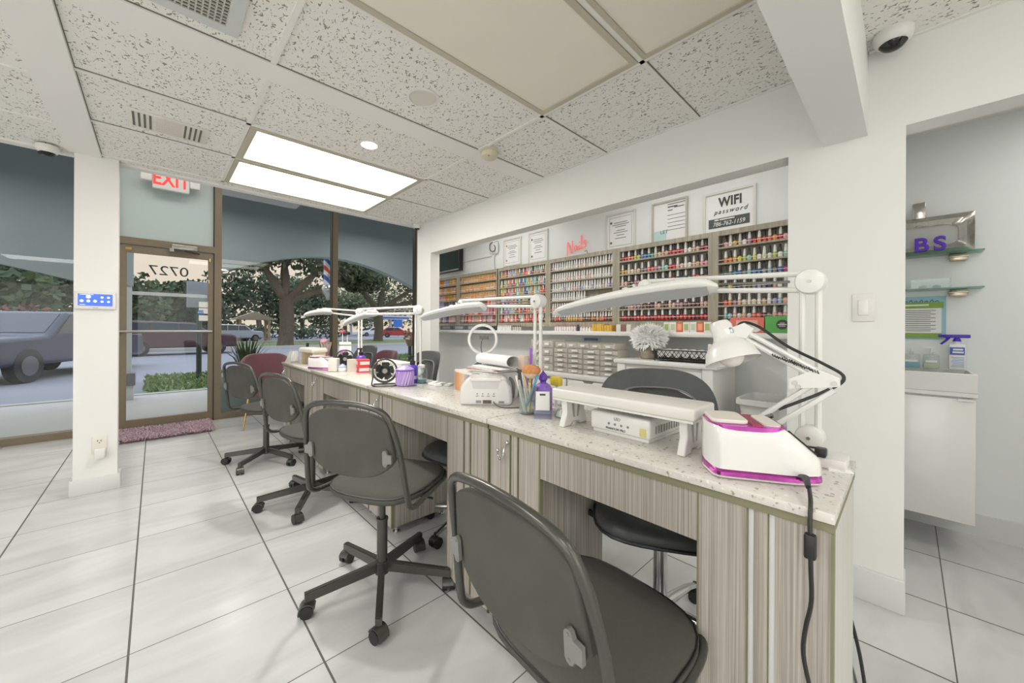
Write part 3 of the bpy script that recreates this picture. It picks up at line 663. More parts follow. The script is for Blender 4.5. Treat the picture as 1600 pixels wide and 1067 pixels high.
MB().box(-.028, .026, -.042, .0, -.055, .015, bev=.006).obj('body', PLAST, t)
t = thing('light_switch', 'white square rocker switch on the partition pillar', 'light switch', (2.3, .134, 1.293))
MB().box(-.006, 0, -.037, .037, -.062, .062, bev=.003).obj('cover_plate', PLAST, t)
MB().box(-.0105, -.005, -.017, .017, -.034, .034, bev=.002).obj('rocker', GLOSS, t)

# shag mat at the door
def shag():
    rnd = random.Random(3); m = MB().box(-.39, .39, -.30, .30, 0, .012, 0)
    for i in range(9000):
        x = rnd.uniform(-.40, .40); y = rnd.uniform(-.31, .31); a = rnd.uniform(0, 2 * PI); L_ = rnd.uniform(.03, .06); d = Vector((math.cos(a), math.sin(a), 0)); q = Vector((-d.y, d.x, 0)) * .0045
        p = Vector((x, y, .008))
        m.add([p - q, p + q, p + d * L_ * .6 + q + Vector((0, 0, L_ * .55)), p + d * L_ * .6 - q + Vector((0, 0, L_ * .55)), p + d * L_ + Vector((0, 0, L_ * .3))], [(0, 1, 2, 3), (3, 2, 4)], 1 + rnd.randrange(2))
    return m
mt = shag().obj('door_mat', [mat('mat_backing', (128, 106, 112), .9), mat('shag_pink', (196, 172, 178), .85, var=.2, scale=30), mat('shag_mauve', (166, 138, 148), .85, var=.2, scale=30)], loc=(.09, 5.735, 0), flat=True)
tag(mt, 'shaggy dusty pink mat in front of the glass door', 'mat')

# ---------------------------------------------------------------- nail desks
XF, XB, CT = .975, 1.415, .830
DOORW = WOOD
def door_panel(x, y0, y1, z0, z1, parent, hook=None, grooves=True):
    """door with two recessed bright channels; pieces share one mesh"""
    m = MB(); w = y1 - y0; gw = .014; c = [y0 + w * .40, y0 + w * .56] if grooves else []
    edges = [y0] + [v for g_ in c for v in (g_ - gw / 2, g_ + gw / 2)] + [y1]
    for k in range(0, len(edges), 2): m.box(x - .018, x, edges[k], edges[k + 1], z0, z1, 0)
    m.box(x - .0185, x - .0005, y0 - .0035, y0, z0, z1, 1).box(x - .0185, x - .0005, y1, y1 + .003, z0, z1, 1)
    for g_ in c: m.box(x - .007, x, g_ - gw / 2, g_ + gw / 2, z0, z1, 2).box(x - .0165, x - .007, g_ + gw / 2 - .0012, g_ + gw / 2, z0, z1, 1)
    d = m.obj('door', [WOOD, OLIVE, GROOVE], parent)
    if hook:
        h = MB(); ho = (x - .018, hook, z1 - .03)
        h.tube(cat_rom([(ho[0] - .004, hook - .004, ho[2]), (ho[0] - .022, hook - .006, ho[2] - .02), (ho[0] - .026, hook - .004, ho[2] - .05), (ho[0] - .026, hook + .012, ho[2] - .062), (ho[0] - .024, hook + .026, ho[2] - .05), (ho[0] - .024, hook + .028, ho[2] - .035)], 5), .0042, 8)
        h.sph((ho[0] - .024, hook + .028, ho[2] - .032), .007).sph((ho[0] - .004, hook - .004, ho[2]), .008)
        h.obj('hook', CHROME, d)
    return d
def desk(label, y0, y1, wr, wl, end_near=False):
    t = thing('nail_desk', label, 'nail desk', (0, 0, 0), group='nail desks in one long row')
    MB().box(XF - .004, XB, y0, y1, CT - .022, CT, bev=.003).obj('worktop', QUARTZ, t)
    MB().box(XF + .006, XB - .01, y0 + .002, y1 - .002, CT - .042, CT - .0222).obj('edge_board', OLIVE, t)
    for (a, b, hook) in ((y0 + .003, y0 + wr, None), (y1 - wl, y1 - .003, (y1 - wl) + wl * .62)):
        zt = CT - .0425
        c = MB().box(XF + .032, 1.385, a, a + .016, .045, zt).box(XF + .032, 1.385, b - .016, b, .045, zt).box(XF + .032, 1.385, a + .016, b - .016, .045, .06).box(1.37, 1.385, a + .016, b - .016, .06, zt)
        co = c.obj('cabinet', WOODP if (end_near and a < y0 + .01) else WOOD, t)
        MB().box(XF + .0125, XF + .0315, a, a + .0035, .045, zt).box(XF + .0125, XF + .0315, b - .0035, b, .045, zt).obj('edge_strip', OLIVE, t)
        door_panel(XF + .030, a + .005, b - .005, .047, zt - .002, t, hook)
        for fx in (XF + .06, 1.35):
            for fy in (a + .035, b - .035):
                MB().cyl((fx, fy, .006), (fx, fy, .046), .010, n=12).cyl((fx, fy, 0), (fx, fy, .007), .019, n=14).obj('foot', CHROME, t)
    MB().box(XF + .014, XF + .032, y0 + wr, y1 - wl, .664, CT - .0425).obj('apron', WOOD, t)
    return t
desk('nail desk nearest the camera with a pink and white device on its corner', .095, 1.150, .262, .27, True)
desk('nail desk with the toaster-shaped white lamp and black desk fan', 1.156, 2.318, .297, .31)
desk('nail desk with red and white cartons on its quartz top', 2.324, 3.492, .345, .29)
desk('nail desk at the far end of the row by the pink chair', 3.498, 4.50, .235, .28)

# ---------------------------------------------------------------- rolling client chairs
def caster(m_parent, loc, mt1, mt2, r=.026, yaw=0):
    c = MB()
    c.cyl((0, -.026, -.0), (0, -.006, 0), r, n=18).cyl((0, .006, 0), (0, .026, 0), r, n=18)
    o = c.obj('caster', mt1, m_parent, loc=loc, rot=(0, 0, yaw))
    h = MB()
    pts = [(math.cos(math.radians(a)) * (r + .007), math.sin(math.radians(a)) * (r + .007)) for a in range(20, 201, 20)]; inn = [(math.cos(math.radians(a)) * (r + .002), math.sin(math.radians(a)) * (r + .002)) for a in range(200, 19, -20)]
    h.prism(pts + inn, -.024, .024, 'xz').cyl((0, 0, r), (0, 0, r + .03), .008, n=8)
    h.obj('caster_hood', mt2, o)
    return o
def client_chair(label):
    t = thing('rolling_chair', label, 'chair', group='black rolling client chairs')
    # upholstered seat with a waterfall back edge
    m = MB(); k = 40; rings = []
    for (s, z) in ((.0, .458), (.86, .458), (.955, .464), (1.0, .480), (.985, .494), (.93, .501), (.80, .505), (.4, .508), (0, .509)):
        ring = []
        for i in range(k):
            a = 2 * PI * i / k; ca, sa = math.cos(a), math.sin(a); n_ = 3.4
            rr_ = (abs(ca) ** n_ + abs(sa) ** n_) ** (-1 / n_)
            x = ca * rr_ * .215 * s + .06; y = sa * rr_ * .232 * s; yy = y * (1 - .03 * (x - .06) / .215)
            ring.append((x, yy, z - (.018 * max(0, (-.10 - x)) / .06 if x < -.10 else 0)))
        rings.append(ring)
    vs = [v for r_ in rings for v in r_]; fs = []
    for i in range(len(rings) - 1):
        for j in range(k): fs.append((i * k + j, i * k + (j + 1) % k, (i + 1) * k + (j + 1) % k, (i + 1) * k + j))
    m.add(vs, fs); m.obj('seat', SEATF, t, ang=1.2)
    m = MB(); m.tube([(v[0], v[1], v[2]) for v in rings[4]], .0035, 6, True); m.obj('seat_piping', mat('piping_black', (28, 28, 28), .3), t)
    # tube frame: under the seat, up behind and over the back in one loop
    half = [(.268, .09, .466), (.254, .175, .467), (.19, .220, .466), (.0, .238, .467), (-.12, .249, .467), (-.163, .251, .485), (-.18, .248, .53), (-.205, .232, .70), (-.232, .208, .82), (-.245, .175, .868), (-.252, .10, .888), (-.254, 0, .894)]
    loop = half + [(x, -y, z) for x, y, z in reversed(half[:-1])]
    MB().tube(cat_rom(loop, 5, True), .0115, 10, True).obj('tube_frame', DKMET, t)
    # backrest shell
    m = MB(); nu, nv = 22, 14; pts = {}
    def bp(u, v):   # u -1..1 across, v 0..1 up
        zt = .870 - .035 * abs(u) ** 3; zb = .590 + .085 * abs(u) ** 3.4
        z = zb + (zt - zb) * v; wdt = .224 - .036 * ((z - .60) / .27) ; wdt *= (1 - .10 * max(0, (.66 - z) / .08) ** 1.5) if z < .66 else 1
        y = u * wdt * (1 if v < .85 else 1 - .10 * ((v - .85) / .15) ** 2); x = -.205 - .035 * ((z - .60) / .27) - .018 * (1 - u * u) + .012
        return (x, y, z)
    front = [[Vector(bp(-1 + 2 * i / nu, j / nv)) for i in range(nu + 1)] for j in range(nv + 1)]
    th = .011
    vs = [v + Vector((th, 0, 0)) for r_ in front for v in r_] + [v - Vector((th, 0, 0)) for r_ in front for v in r_]
    W_ = nu + 1; off = W_ * (nv + 1); fs = []
    for j in range(nv):
        for i in range(nu):
            a = j * W_ + i; fs.append((a, a + 1, a + W_ + 1, a + W_)); fs.append((off + a + W_, off + a + W_ + 1, off + a + 1, off + a))
    bd = [i for i in range(W_)] + [j * W_ + nu for j in range(1, nv + 1)] + [nv * W_ + i for i in range(nu - 1, -1, -1)] + [j * W_ for j in range(nv - 1, 0, -1)]
    for a, b in zip(bd, bd[1:] + bd[:1]): fs.append((b, a, off + a, off + b))
    m.add(vs, fs); bo = m.obj('backrest', FABRIC, t, ang=.9)
    md = bo.modifiers.new('b', 'BEVEL'); md.width = .006; md.segments = 2; md.limit_method = 'ANGLE'; md.angle_limit = .9
    for s in (-1, 1):
        m = MB(); pl = [(.172, .705), (.176, .698), (.183, .695), (.190, .698), (.194, .708), (.212, .710), (.212, .742), (.194, .745), (.190, .756), (.183, .760), (.176, .757), (.172, .750)]
        m.prism([(s * y, z) for y, z in pl], -.2355, -.226, 'yz')
        for z in (.704, .750): m.cyl((-.237, s * .182, z), (-.235, s * .182, z), .0035, n=10)
        bq = m.obj('bracket', BRACK, t); bq.rotation_euler = (0, -.08, 0); bq.location = (.058, 0, -.02)
    # gas lift, hub and five legs
    MB().box(-.09, .12, -.07, .07, .435, .459, bev=.006).obj('seat_plate', BLACK, t)
    MB().tube([(.02, -.05, .44), (.04, -.20, .43), (.05, -.235, .422)], .005, 6).obj('lever', BLACK, t)
    MB().cyl((0, 0, .30), (0, 0, .44), .0145, n=16).cyl((0, 0, .12), (0, 0, .32), .0235, n=18).cyl((0, 0, .312), (0, 0, .322), .026, n=18).obj('gas_lift', DKMET, t)
    MB().cyl((0, 0, .072), (0, 0, .128), .030, n=18).obj('hub', DKMET, t)
    for i in range(5):
        a = 2 * PI * i / 5; ca, sa = math.cos(a), math.sin(a)
        m = MB(); m.add([(.02, -.014, .125), (.02, .014, .125), (.02, .014, .085), (.02, -.014, .085), (.315, -.013, .094), (.315, .013, .094), (.315, .013, .062), (.315, -.013, .062)],
                        [(0, 1, 2, 3), (7, 6, 5, 4), (0, 4, 5, 1), (1, 5, 6, 2), (2, 6, 7, 3), (3, 7, 4, 0)])
        m.add([(.02, -.008, .127), (.02, .008, .127), (.315, .007, .0965), (.315, -.007, .0965), (.02, -.008, .12), (.02, .008, .12), (.315, .007, .09), (.315, -.007, .09)],
              [(0, 1, 2, 3), (4, 7, 6, 5), (0, 3, 7, 4), (1, 5, 6, 2), (0, 4, 5, 1), (3, 2, 6, 7)])
        lg = m.tr(Matrix.Rotation(a, 4, 'Z')).obj('leg', DKMET, t)
        caster(lg, (ca * .305, sa * .305, .026), BLACK, DKMET, yaw=a + .9 + i)
    return t
def setchair(t, x, y, yaw, base):
    t.location = (x, y, 0); t.rotation_euler = (0, 0, math.radians(yaw))
    for ch in t.children:
        n = ch.name.split('.')[0]
        if n in ('leg', 'hub'): ch.rotation_euler = (0, 0, math.radians(base - yaw))
ch0 = client_chair('black rolling chair nearest the camera, seat seen from above')
CH = [(.765, .56, -4, 30, None), (.764, 1.644, 28.5, 27, 'black rolling chair in the middle, its whole star base in view'),
      (.79, 2.80, 14, 24, 'black rolling chair half hidden behind the fully visible one'), (.725, 3.90, 21, 8, 'black rolling chair farthest away, in front of the pink chair')]
for i, (x, y, yw, bs, lab) in enumerate(CH):
    c = ch0 if i == 0 else copy_tree(ch0)
    if lab: c['label'] = lab
    setchair(c, x, y, yw, bs)
for ch in ch0.children:
    if ch.name.split('.')[0] not in ('leg', 'hub'): ch.location.z -= .04

# ---------------------------------------------------------------- technicians' chairs (mesh back, chrome base)
MESHB = mat('mesh_grey', (70, 70, 68), .7, var=.3, scale=120)
def mesh_mat():
    m, t = newmat('woven_mesh'); L = t.links.new
    o = N(t, 'ShaderNodeOutputMaterial'); d = N(t, 'ShaderNodeBsdfPrincipled'); d.inputs['Base Color'].default_value = rgb(72, 72, 70); d.inputs['Roughness'].default_value = .6
    tr = N(t, 'ShaderNodeBsdfTransparent'); mx = N(t, 'ShaderNodeMixShader'); x = N(t, 'ShaderNodeTexCoord'); w1 = N(t, 'ShaderNodeTexChecker'); w1.inputs['Scale'].default_value = 260
    L(x.outputs['Object'], w1.inputs['Vector']); ml = N(t, 'ShaderNodeMath', operation='MULTIPLY'); ml.inputs[1].default_value = .55; L(w1.outputs['Fac'], ml.inputs[0]); L(ml.outputs[0], mx.inputs[0]); L(d.outputs[0], mx.inputs[1]); L(tr.outputs[0], mx.inputs[2]); L(mx.outputs[0], o.inputs[0]); return m
WOVEN = mesh_mat()
def tech_chair(label):
    """faces -X in its own frame after rotation; local +x is forward"""
    t = thing('office_chair', label, 'chair', group='black mesh-back technician chairs')
    # thick padded seat
    m = MB(); k = 36; rings = []
    for s, z in ((0, .40), (.8, .40), (.95, .415), (1.0, .445), (.97, .475), (.88, .492), (.5, .498), (0, .5)):
        ring = []
        for i in range(k):
            a = 2 * PI * i / k; ca, sa = math.cos(a), math.sin(a); r_ = (abs(ca) ** 3.2 + abs(sa) ** 3.2) ** (-1 / 3.2); ring.append((ca * r_ * .235 * s + .02, sa * r_ * .25 * s, z + (.02 * (ca * r_ * s) if z < .44 else 0)))
        rings.append(ring)
    vs = [v for r_ in rings for v in r_]; fs = []
    for i in range(len(rings) - 1):
        for j in range(k): fs.append((i * k + j, i * k + (j + 1) % k, (i + 1) * k + (j + 1) % k, (i + 1) * k + j))
    m.add(vs, fs); m.obj('seat', BLEATH, t, ang=1.3)
    m = MB(); m.tube(rings[3], .006, 6, True); m.obj('seat_seam', BLACK, t)
    # leather hoop of the back, wide at the top
    out = []; inn = []
    for a in range(-8, 189, 7):
        A = math.radians(a); u = math.cos(A); v = math.sin(A)
        su = (1 if u > 0 else -1) * abs(u) ** .6; out.append((su * .25, .76 + v * .225 if v < 0 else .76 + v ** .62 * .225)); inn.append((su * .19, .745 + (max(0, v) ** .62) * .158))
    low_o = [(-.20, .56), (.20, .56)]; low_i = [(-.15, .60), (.15, .60)]
    O = out + low_o; I = inn + low_i; n_ = len(O); vs = []; fs = []
    def bend(y, z): return -.22 - .09 * ((z - .56) / .42) + 1.2 * y * y
    for (y, z) in O: vs.append((bend(y, z) - .016, y, z))
    for (y, z) in O: vs.append((bend(y, z) + .016, y, z))
    for (y, z) in I: vs.append((bend(y, z) + .022, y, z))
    for (y, z) in I: vs.append((bend(y, z) - .012, y, z))
    for q in range(4):
        for j in range(n_): fs.append((q * n_ + j, q * n_ + (j + 1) % n_, ((q + 1) % 4) * n_ + (j + 1) % n_, ((q + 1) % 4) * n_ + j))
    m = MB().add(vs, fs); bo = m.obj('backrest', BLEATH, t, ang=1.0); md = bo.modifiers.new('b', 'BEVEL'); md.width = .008; md.segments = 3; md.limit_method = 'ANGLE'; md.angle_limit = .5
    m = MB(); m.tube([(bend(y, z) + .024, y, z) for y, z in I], .004, 6, True); m.obj('back_seam', mat('seam_grey', (128, 128, 126), .4), t)
    m = MB(); rows = []
    for j in range(9):
        z = .60 + .30 * j / 8; half = .15 + .033 * min(1, (z - .60) / .14) if z < .745 else .19 * max(.02, 1 - ((z - .745) / .160) ** 3.0) ** .34
        rows.append([(bend(y, z) + .004, y, z) for y in [half * (-1 + 2 * i / 12) for i in range(13)]])
    vs = [v for r_ in rows for v in r_]; b2 = len(vs); vs += [(x - .004, y, z) for x, y, z in vs]; fs = []
    for j in range(8):
        for i in range(12): a = j * 13 + i; fs.append((a, a + 1, a + 14, a + 13)); fs.append((b2 + a + 13, b2 + a + 14, b2 + a + 1, b2 + a))
    m.add(vs, fs); m.obj('mesh_panel', WOVEN, t)
    MB().tube(cat_rom([(.0, 0, .40), (-.18, 0, .40), (-.262, 0, .46), (-.262, 0, .60)], 5), .02, 8).obj('back_stem', BLACK, t)
    for s in (-1, 1):
        MB().tube(cat_rom([(.02, s * .24, .41), (.02, s * .29, .45), (.0, s * .295, .60), (-.05, s * .285, .66), (-.24, s * .25, .68)], 5), .012, 8).obj('armrest', BLACK, t)
    MB().cyl((0, 0, .10), (0, 0, .385), .026, n=22).cyl((0, 0, .38), (0, 0, .40), .034, n=20).obj('gas_lift', CHROME, t)
    MB().box(-.1, .1, -.08, .08, .385, .402, bev=.005).obj('seat_plate', BLACK, t)
    for i in range(5):
        a = 2 * PI * i / 5
        lg = MB().tube([(.0, 0, .105), (.10, 0, .10), (.22, 0, .085), (.29, 0, .066)], [.022, .02, .016, .013], 10).tr(Matrix.Rotation(a, 4, 'Z')).obj('leg', CHROME, t)
        caster(lg, (math.cos(a) * .288, math.sin(a) * .288, .026), BLACK, BLACK, yaw=a + i)
    return t
tc0 = tech_chair('black mesh-back office chair behind the armrest and nail lamp')
TC = [(1.45, .66, 211, None), (1.40, 1.80, 190, 'black mesh-back office chair whose seat shows under the second desk'), (1.56, 4.30, 184, 'black mesh-back office chair by the far lamp, in front of a velvet chair'),
      (1.53, 2.96, 178, 'black mesh-back office chair beside the far partition pillar')]
for i, (x, y, yw, lab) in enumerate(TC):
    c = tc0 if i == 0 else copy_tree(tc0)
    if lab: c['label'] = lab
    c.location = (x, y, 0); c.rotation_euler = (0, 0, math.radians(yw))
for ch in tc0.children:
    if ch.name.split('.')[0] != 'leg': ch.location.z += .022

# velvet shell chairs by the window
def velvet(label, x, y, yaw):
    t = thing('velvet_chair', label, 'chair', (x, y, 0), math.radians(yaw), group='mauve velvet chairs by the window')
    m = MB(); rows = []; nu = 24
    for j in range(7):
        v = j / 6; z = .40 + .46 * v
        rows.append([(-.24 * math.cos(th_) * (1 + .12 * v) + .02, .27 * math.sin(th_) * (1 + .06 * v), z - .20 * v * (abs(math.sin(th_)) ** 6)) for th_ in [(-1.45 + 2.9 * i / nu) for i in range(nu + 1)]])
    vs = [v for r_ in rows for v in r_]; W_ = nu + 1; fs = []
    for j in range(6):
        for i in range(nu): a = j * W_ + i; fs.append((a, a + 1, a + W_ + 1, a + W_))
    m.add(vs, fs); o = m.obj('backrest', VELVET, t, ang=1.5); md = o.modifiers.new('s', 'SOLIDIFY'); md.thickness = .055; md.offset = 0; md = o.modifiers.new('b', 'BEVEL'); md.width = .02; md.segments = 3
    MB().box(-.22, .26, -.25, .25, .36, .47, bev=.04, seg=4).obj('seat', VELVET, t, ang=1.2)
    for sx_ in (-1, 1):
        for sy in (-1, 1): MB().cyl((sx_ * .16 + .02, sy * .17, .37), (sx_ * .22 + .02, sy * .22, 0), .014, .008, n=12).obj('leg', GOLD, t)
velvet('mauve velvet chair with gold legs left of the desks by the window', 1.00, 5.42, -100)
velvet('mauve velvet chair seen between the far lamp pole and the fan', 2.35, 5.25, 190)
# ---------------------------------------------------------------- clamp-on LED nail lamps
TILT = -30
LEDG = mat('lamp_diffuser', (176, 178, 178), .5, var=.02)
LINE = mat('navy_line', (92, 98, 130), .5)
def nail_lamp(label, px, py, ztop, E, Lp, Rp, w=.062, zdesk=CT):
    t = thing('nail_lamp', label, 'lamp', (px, py, 0), group='white clamp lamps along the desks')
    o = Vector((px, py, 0)); E = Vector(E) - o; Lp = Vector(Lp) - o; Rp = Vector(Rp) - o; T = Vector((0, 0, ztop))
    ad = (E - T); ad.z = 0; ad.normalize(); nn = Vector((-ad.y, ad.x, 0))
    if nn.x > 0: nn = -nn
    MB().box(-.03, .025, -.022, .022, zdesk - .075, zdesk + .014, bev=.004).cyl((0, 0, zdesk + .01), (0, 0, zdesk + .03), .017).cyl((-.005, 0, zdesk - .12), (-.005, 0, zdesk - .075), .006).obj('clamp', PLAST, t)
    m = MB()
    for s in (-1, 1):
        a = ad * (s * .019); m.tube([a + Vector((0, 0, zdesk + .05)), a + T], .0085, 8)
    m.obj('pole', LAMPW, t)
    m = MB(); up = Vector((0, 0, 1))
    for s in (-1, 1): m.tube([T + up * (s * .025), E + up * (s * .019)], .0085, 8)
    m.obj('arm', LAMPW, t)
    m = MB(); m.tube([T + up * .004 + ad * .05, T.lerp(E, .5)], .004, 6)
    m.obj('spring', mat('spring_grey', (128, 126, 118), .4, .5), t)
    def disc(c, r, name):
        m = MB(); M = Matrix.Translation(c) @ nn.to_track_quat('Z', 'Y').to_matrix().to_4x4()
        m.lathe([(r, -.024), (r, .014), (r * .92, .022), (r * .5, .026), (0, .027)], 28); m.tr(M); d = m.obj(name, LAMPW, t)
        MB().cyl((0, 0, .025), (0, 0, .030), r * .14, n=10).tr(M).obj('screw', STEEL, d)
    disc(T, .037, 'upper_joint'); disc(Vector((0, 0, zdesk + .045)), .035, 'lower_joint'); disc(E, .026, 'arm_joint')
    C_ = (Lp + Rp) / 2 + Vector((0, 0, .012))
    J = C_ * .45 + E * .55 + Vector((0, 0, -.012))
    m = MB(); m.tube([E, J], [.014, .013], 10).tube([J, C_ + Vector((0, 0, .028))], [.016, .018], 12)
    k = m.obj('head_joint', LAMPW, t)
    m = MB(); q = (J - E).normalized() if (J - E).length > .01 else ad
    m.sph(J + Vector((0, 0, .012)), .016, .016, .02, 10, 8)
    for a in (0, 1, 2):
        d = Matrix.Rotation(a * 2.09 + .5, 3, nn) @ up; m.tube([J + up * .012, J + up * .012 + d * .034], [.009, .005], 6)
    m.obj('knob', LAMPW, k)
    # slim curved head: rings along its length
    Ld = (Rp - Lp); ln = Ld.length; ex = Ld.normalized(); hz = ex.cross(Vector((0, 0, 1))).normalized(); ez = hz.cross(ex).normalized()
    tilt = Matrix.Rotation(math.radians(TILT), 3, ex); hz = tilt @ hz; ez = tilt @ ez
    n = 20; top = []; rows = 12; vs = []; fs = []; dv = []; df = []
    for i in range(n + 1):
        s = i / n; env = max(.0, 1 - abs(2 * s - 1) ** 6) ** .5; wd = w * (.72 + .28 * s) * (.18 + .82 * env); hh = .036 * (.5 + .5 * s) * (.3 + .7 * env); bow = .018 * (1 - (2 * s - 1) ** 2)
        c = Lp + ex * (ln * s) + ez * bow
        for j in range(rows):
            a = 2 * PI * j / rows; u, v = math.cos(a), math.sin(a)
            vs.append(c + hz * (wd * (abs(u) ** .6) * (1 if u > 0 else -1)) + ez * (hh * (v if v > 0 else v * .35)))
        for u in (-1, 1): dv.append(c + hz * (wd * .62 * u) - ez * (hh * .35 + .002))
        for u in (-1, 1): dv.append(c + hz * (wd * .62 * u) - ez * (hh * .35 - .004))
    for i in range(n):
        for j in range(rows): fs.append((i * rows + j, i * rows + (j + 1) % rows, (i + 1) * rows + (j + 1) % rows, (i + 1) * rows + j))
        if 1 <= i < n - 1:
            a = i * 4; b = a + 4; df += [(a, a + 1, b + 1, b), (a + 2, b + 2, b + 3, a + 3), (a, b, b + 2, a + 2), (a + 1, a + 3, b + 3, b + 1)]
    fs += [tuple(range(rows)), tuple(range(n * rows, n * rows + rows))]
    hd = MB().add(vs, fs).obj('head', LAMPW, t, ang=1.2)
    MB().add(dv, df).obj('diffuser', LEDG, hd)
    m = MB(); m.tube([vs[i * rows + 6] + ez * .003 for i in range(1, n)], .0012, 5); m.obj('trim_line', LINE, hd)
    m = MB()
    for q_ in range(2):
        i = 9 + q_; p = vs[i * rows + 7]; m.tube([p - hz * .002, vs[(i + 1) * rows + 7] - hz * .002], .0022 - .001 * q_, 4)
    m.obj('printed_mark', GREYINK, hd)
    return t
nail_lamp('big white nail lamp at the right end of the desks, arm across the rack', 1.42, .197, 1.335, (1.42, .708, 1.362), (1.22, 1.019, 1.252), (1.34, .423, 1.330), .050)
nail_lamp('white nail lamp rising behind the jar of brushes', 1.42, 1.285, 1.330, (1.42, 1.925, 1.349), (1.25, 2.166, 1.246), (1.38, 1.645, 1.312), .046)
nail_lamp('white nail lamp beside the far partition pillar, head tilted up', 1.42, 2.475, 1.325, (1.12, 2.813, 1.312), (1.0, 2.828, 1.208), (1.25, 2.769, 1.305), .04)
nail_lamp('farthest white nail lamp, level head in front of the window mullion', 1.42, 3.55, 1.325, (1.25, 4.036, 1.366), (1.0, 3.822, 1.300), (1.25, 3.792, 1.333), .04)

# white architect lamp
t = thing('architect_lamp', 'white spring-arm desk lamp with a bell shade behind the pink device', 'lamp', (1.30, .36, 0))
o = Vector((1.30, .36, 0)); V = lambda y, z, x=1.30: Vector((x, y, z)) - o
MB().lathe([(.075, CT), (.08, CT + .006), (.078, CT + .016), (.03, CT + .024), (.014, CT + .04)], 28).obj('base', LAMPW, t)
m = MB()
for s in (-1, 1):
    d = Vector((0, -.010, -.016)) * s
    m.tube([V(.345, .865) + d, V(.140, 1.050) + d], .0075, 8)
m.obj('lower_arm', LAMPW, t)
m = MB()
for s in (-1, 1):
    d = Vector((0, .006, .015)) * s
    m.tube([V(.140, 1.055) + d, V(.345, 1.182) + d], .007, 8)
m.obj('upper_arm', LAMPW, t)
e_ = MB().prism([(.225 - .36, 1.028), (.118 - .36, 1.045), (.118 - .36, 1.068), (.165 - .36, 1.088), (.225 - .36, 1.055)], -.012, .012, 'yz')
e_ = e_.obj('elbow_plate', LAMPW, t); m = MB()
for y, z in ((.212, 1.046), (.205, 1.036), (.13, 1.052)): m.cyl((-.015, y - .36, z), (-.0115, y - .36, z), .006, n=12)
m.obj('rivet', STEEL, e_)
m = MB()
for dx_ in (-.012, .012):
    pts = []
    for i in range(60): a = i * 1.9; s = i / 59; p = V(.265, 1.120).lerp(V(.16, 1.078), s); pts.append(p + Vector((dx_ + .0035 * math.cos(a), .0, .0035 * math.sin(a))))
    m.tube(pts, .0018, 4)
m.obj('spring', DKMET, t)
MB().tube([V(.345, .905), V(.265, .945)], .008, 8).obj('lower_spring', DKMET, t)
MB().tube(cat_rom([V(.365, 1.175), V(.345, 1.212), V(.30, 1.20), V(.23, 1.145), V(.15, 1.10), V(.112, 1.07), V(.14, 1.035), V(.25, .965)], 6), .0042, 6).obj('cord', BLACK, t)
MB().prism([(.33 - .36, 1.165), (.36 - .36, 1.170), (.368 - .36, 1.198), (.335 - .36, 1.212), (.31 - .36, 1.195)], -.011, .011, 'yz').obj('shade_plate', LAMPW, t)
MB().sph(V(.375, 1.186, 1.288), .014, n=12).cyl(V(.375, 1.186, 1.27), V(.375, 1.186, 1.31), .009).obj('pivot_knob', CHROME, t)
ax = Vector((-.12, -.33, -.92)).normalized(); M = Matrix.Translation(V(.403, 1.205)) @ ax.to_track_quat('Z', 'Y').to_matrix().to_4x4()
prof = [(0, -.012), (.024, -.010), (.031, .004), (.032, .04), (.036, .052), (.052, .062), (.068, .085), (.077, .118)]
m = MB().lathe(prof + [(.075, .118), (.066, .086), (.050, .064), (.030, .054), (0, .05)], 36).tr(M); m.obj('lamp_shade', GLOSS, t, ang=.9)
MB().sph((0, 0, .098), .037, n=20).cyl((0, 0, .05), (0, 0, .075), .016).tr(M).obj('bulb', mat('bulb_white', (232, 230, 224), .25, var=.01), t)

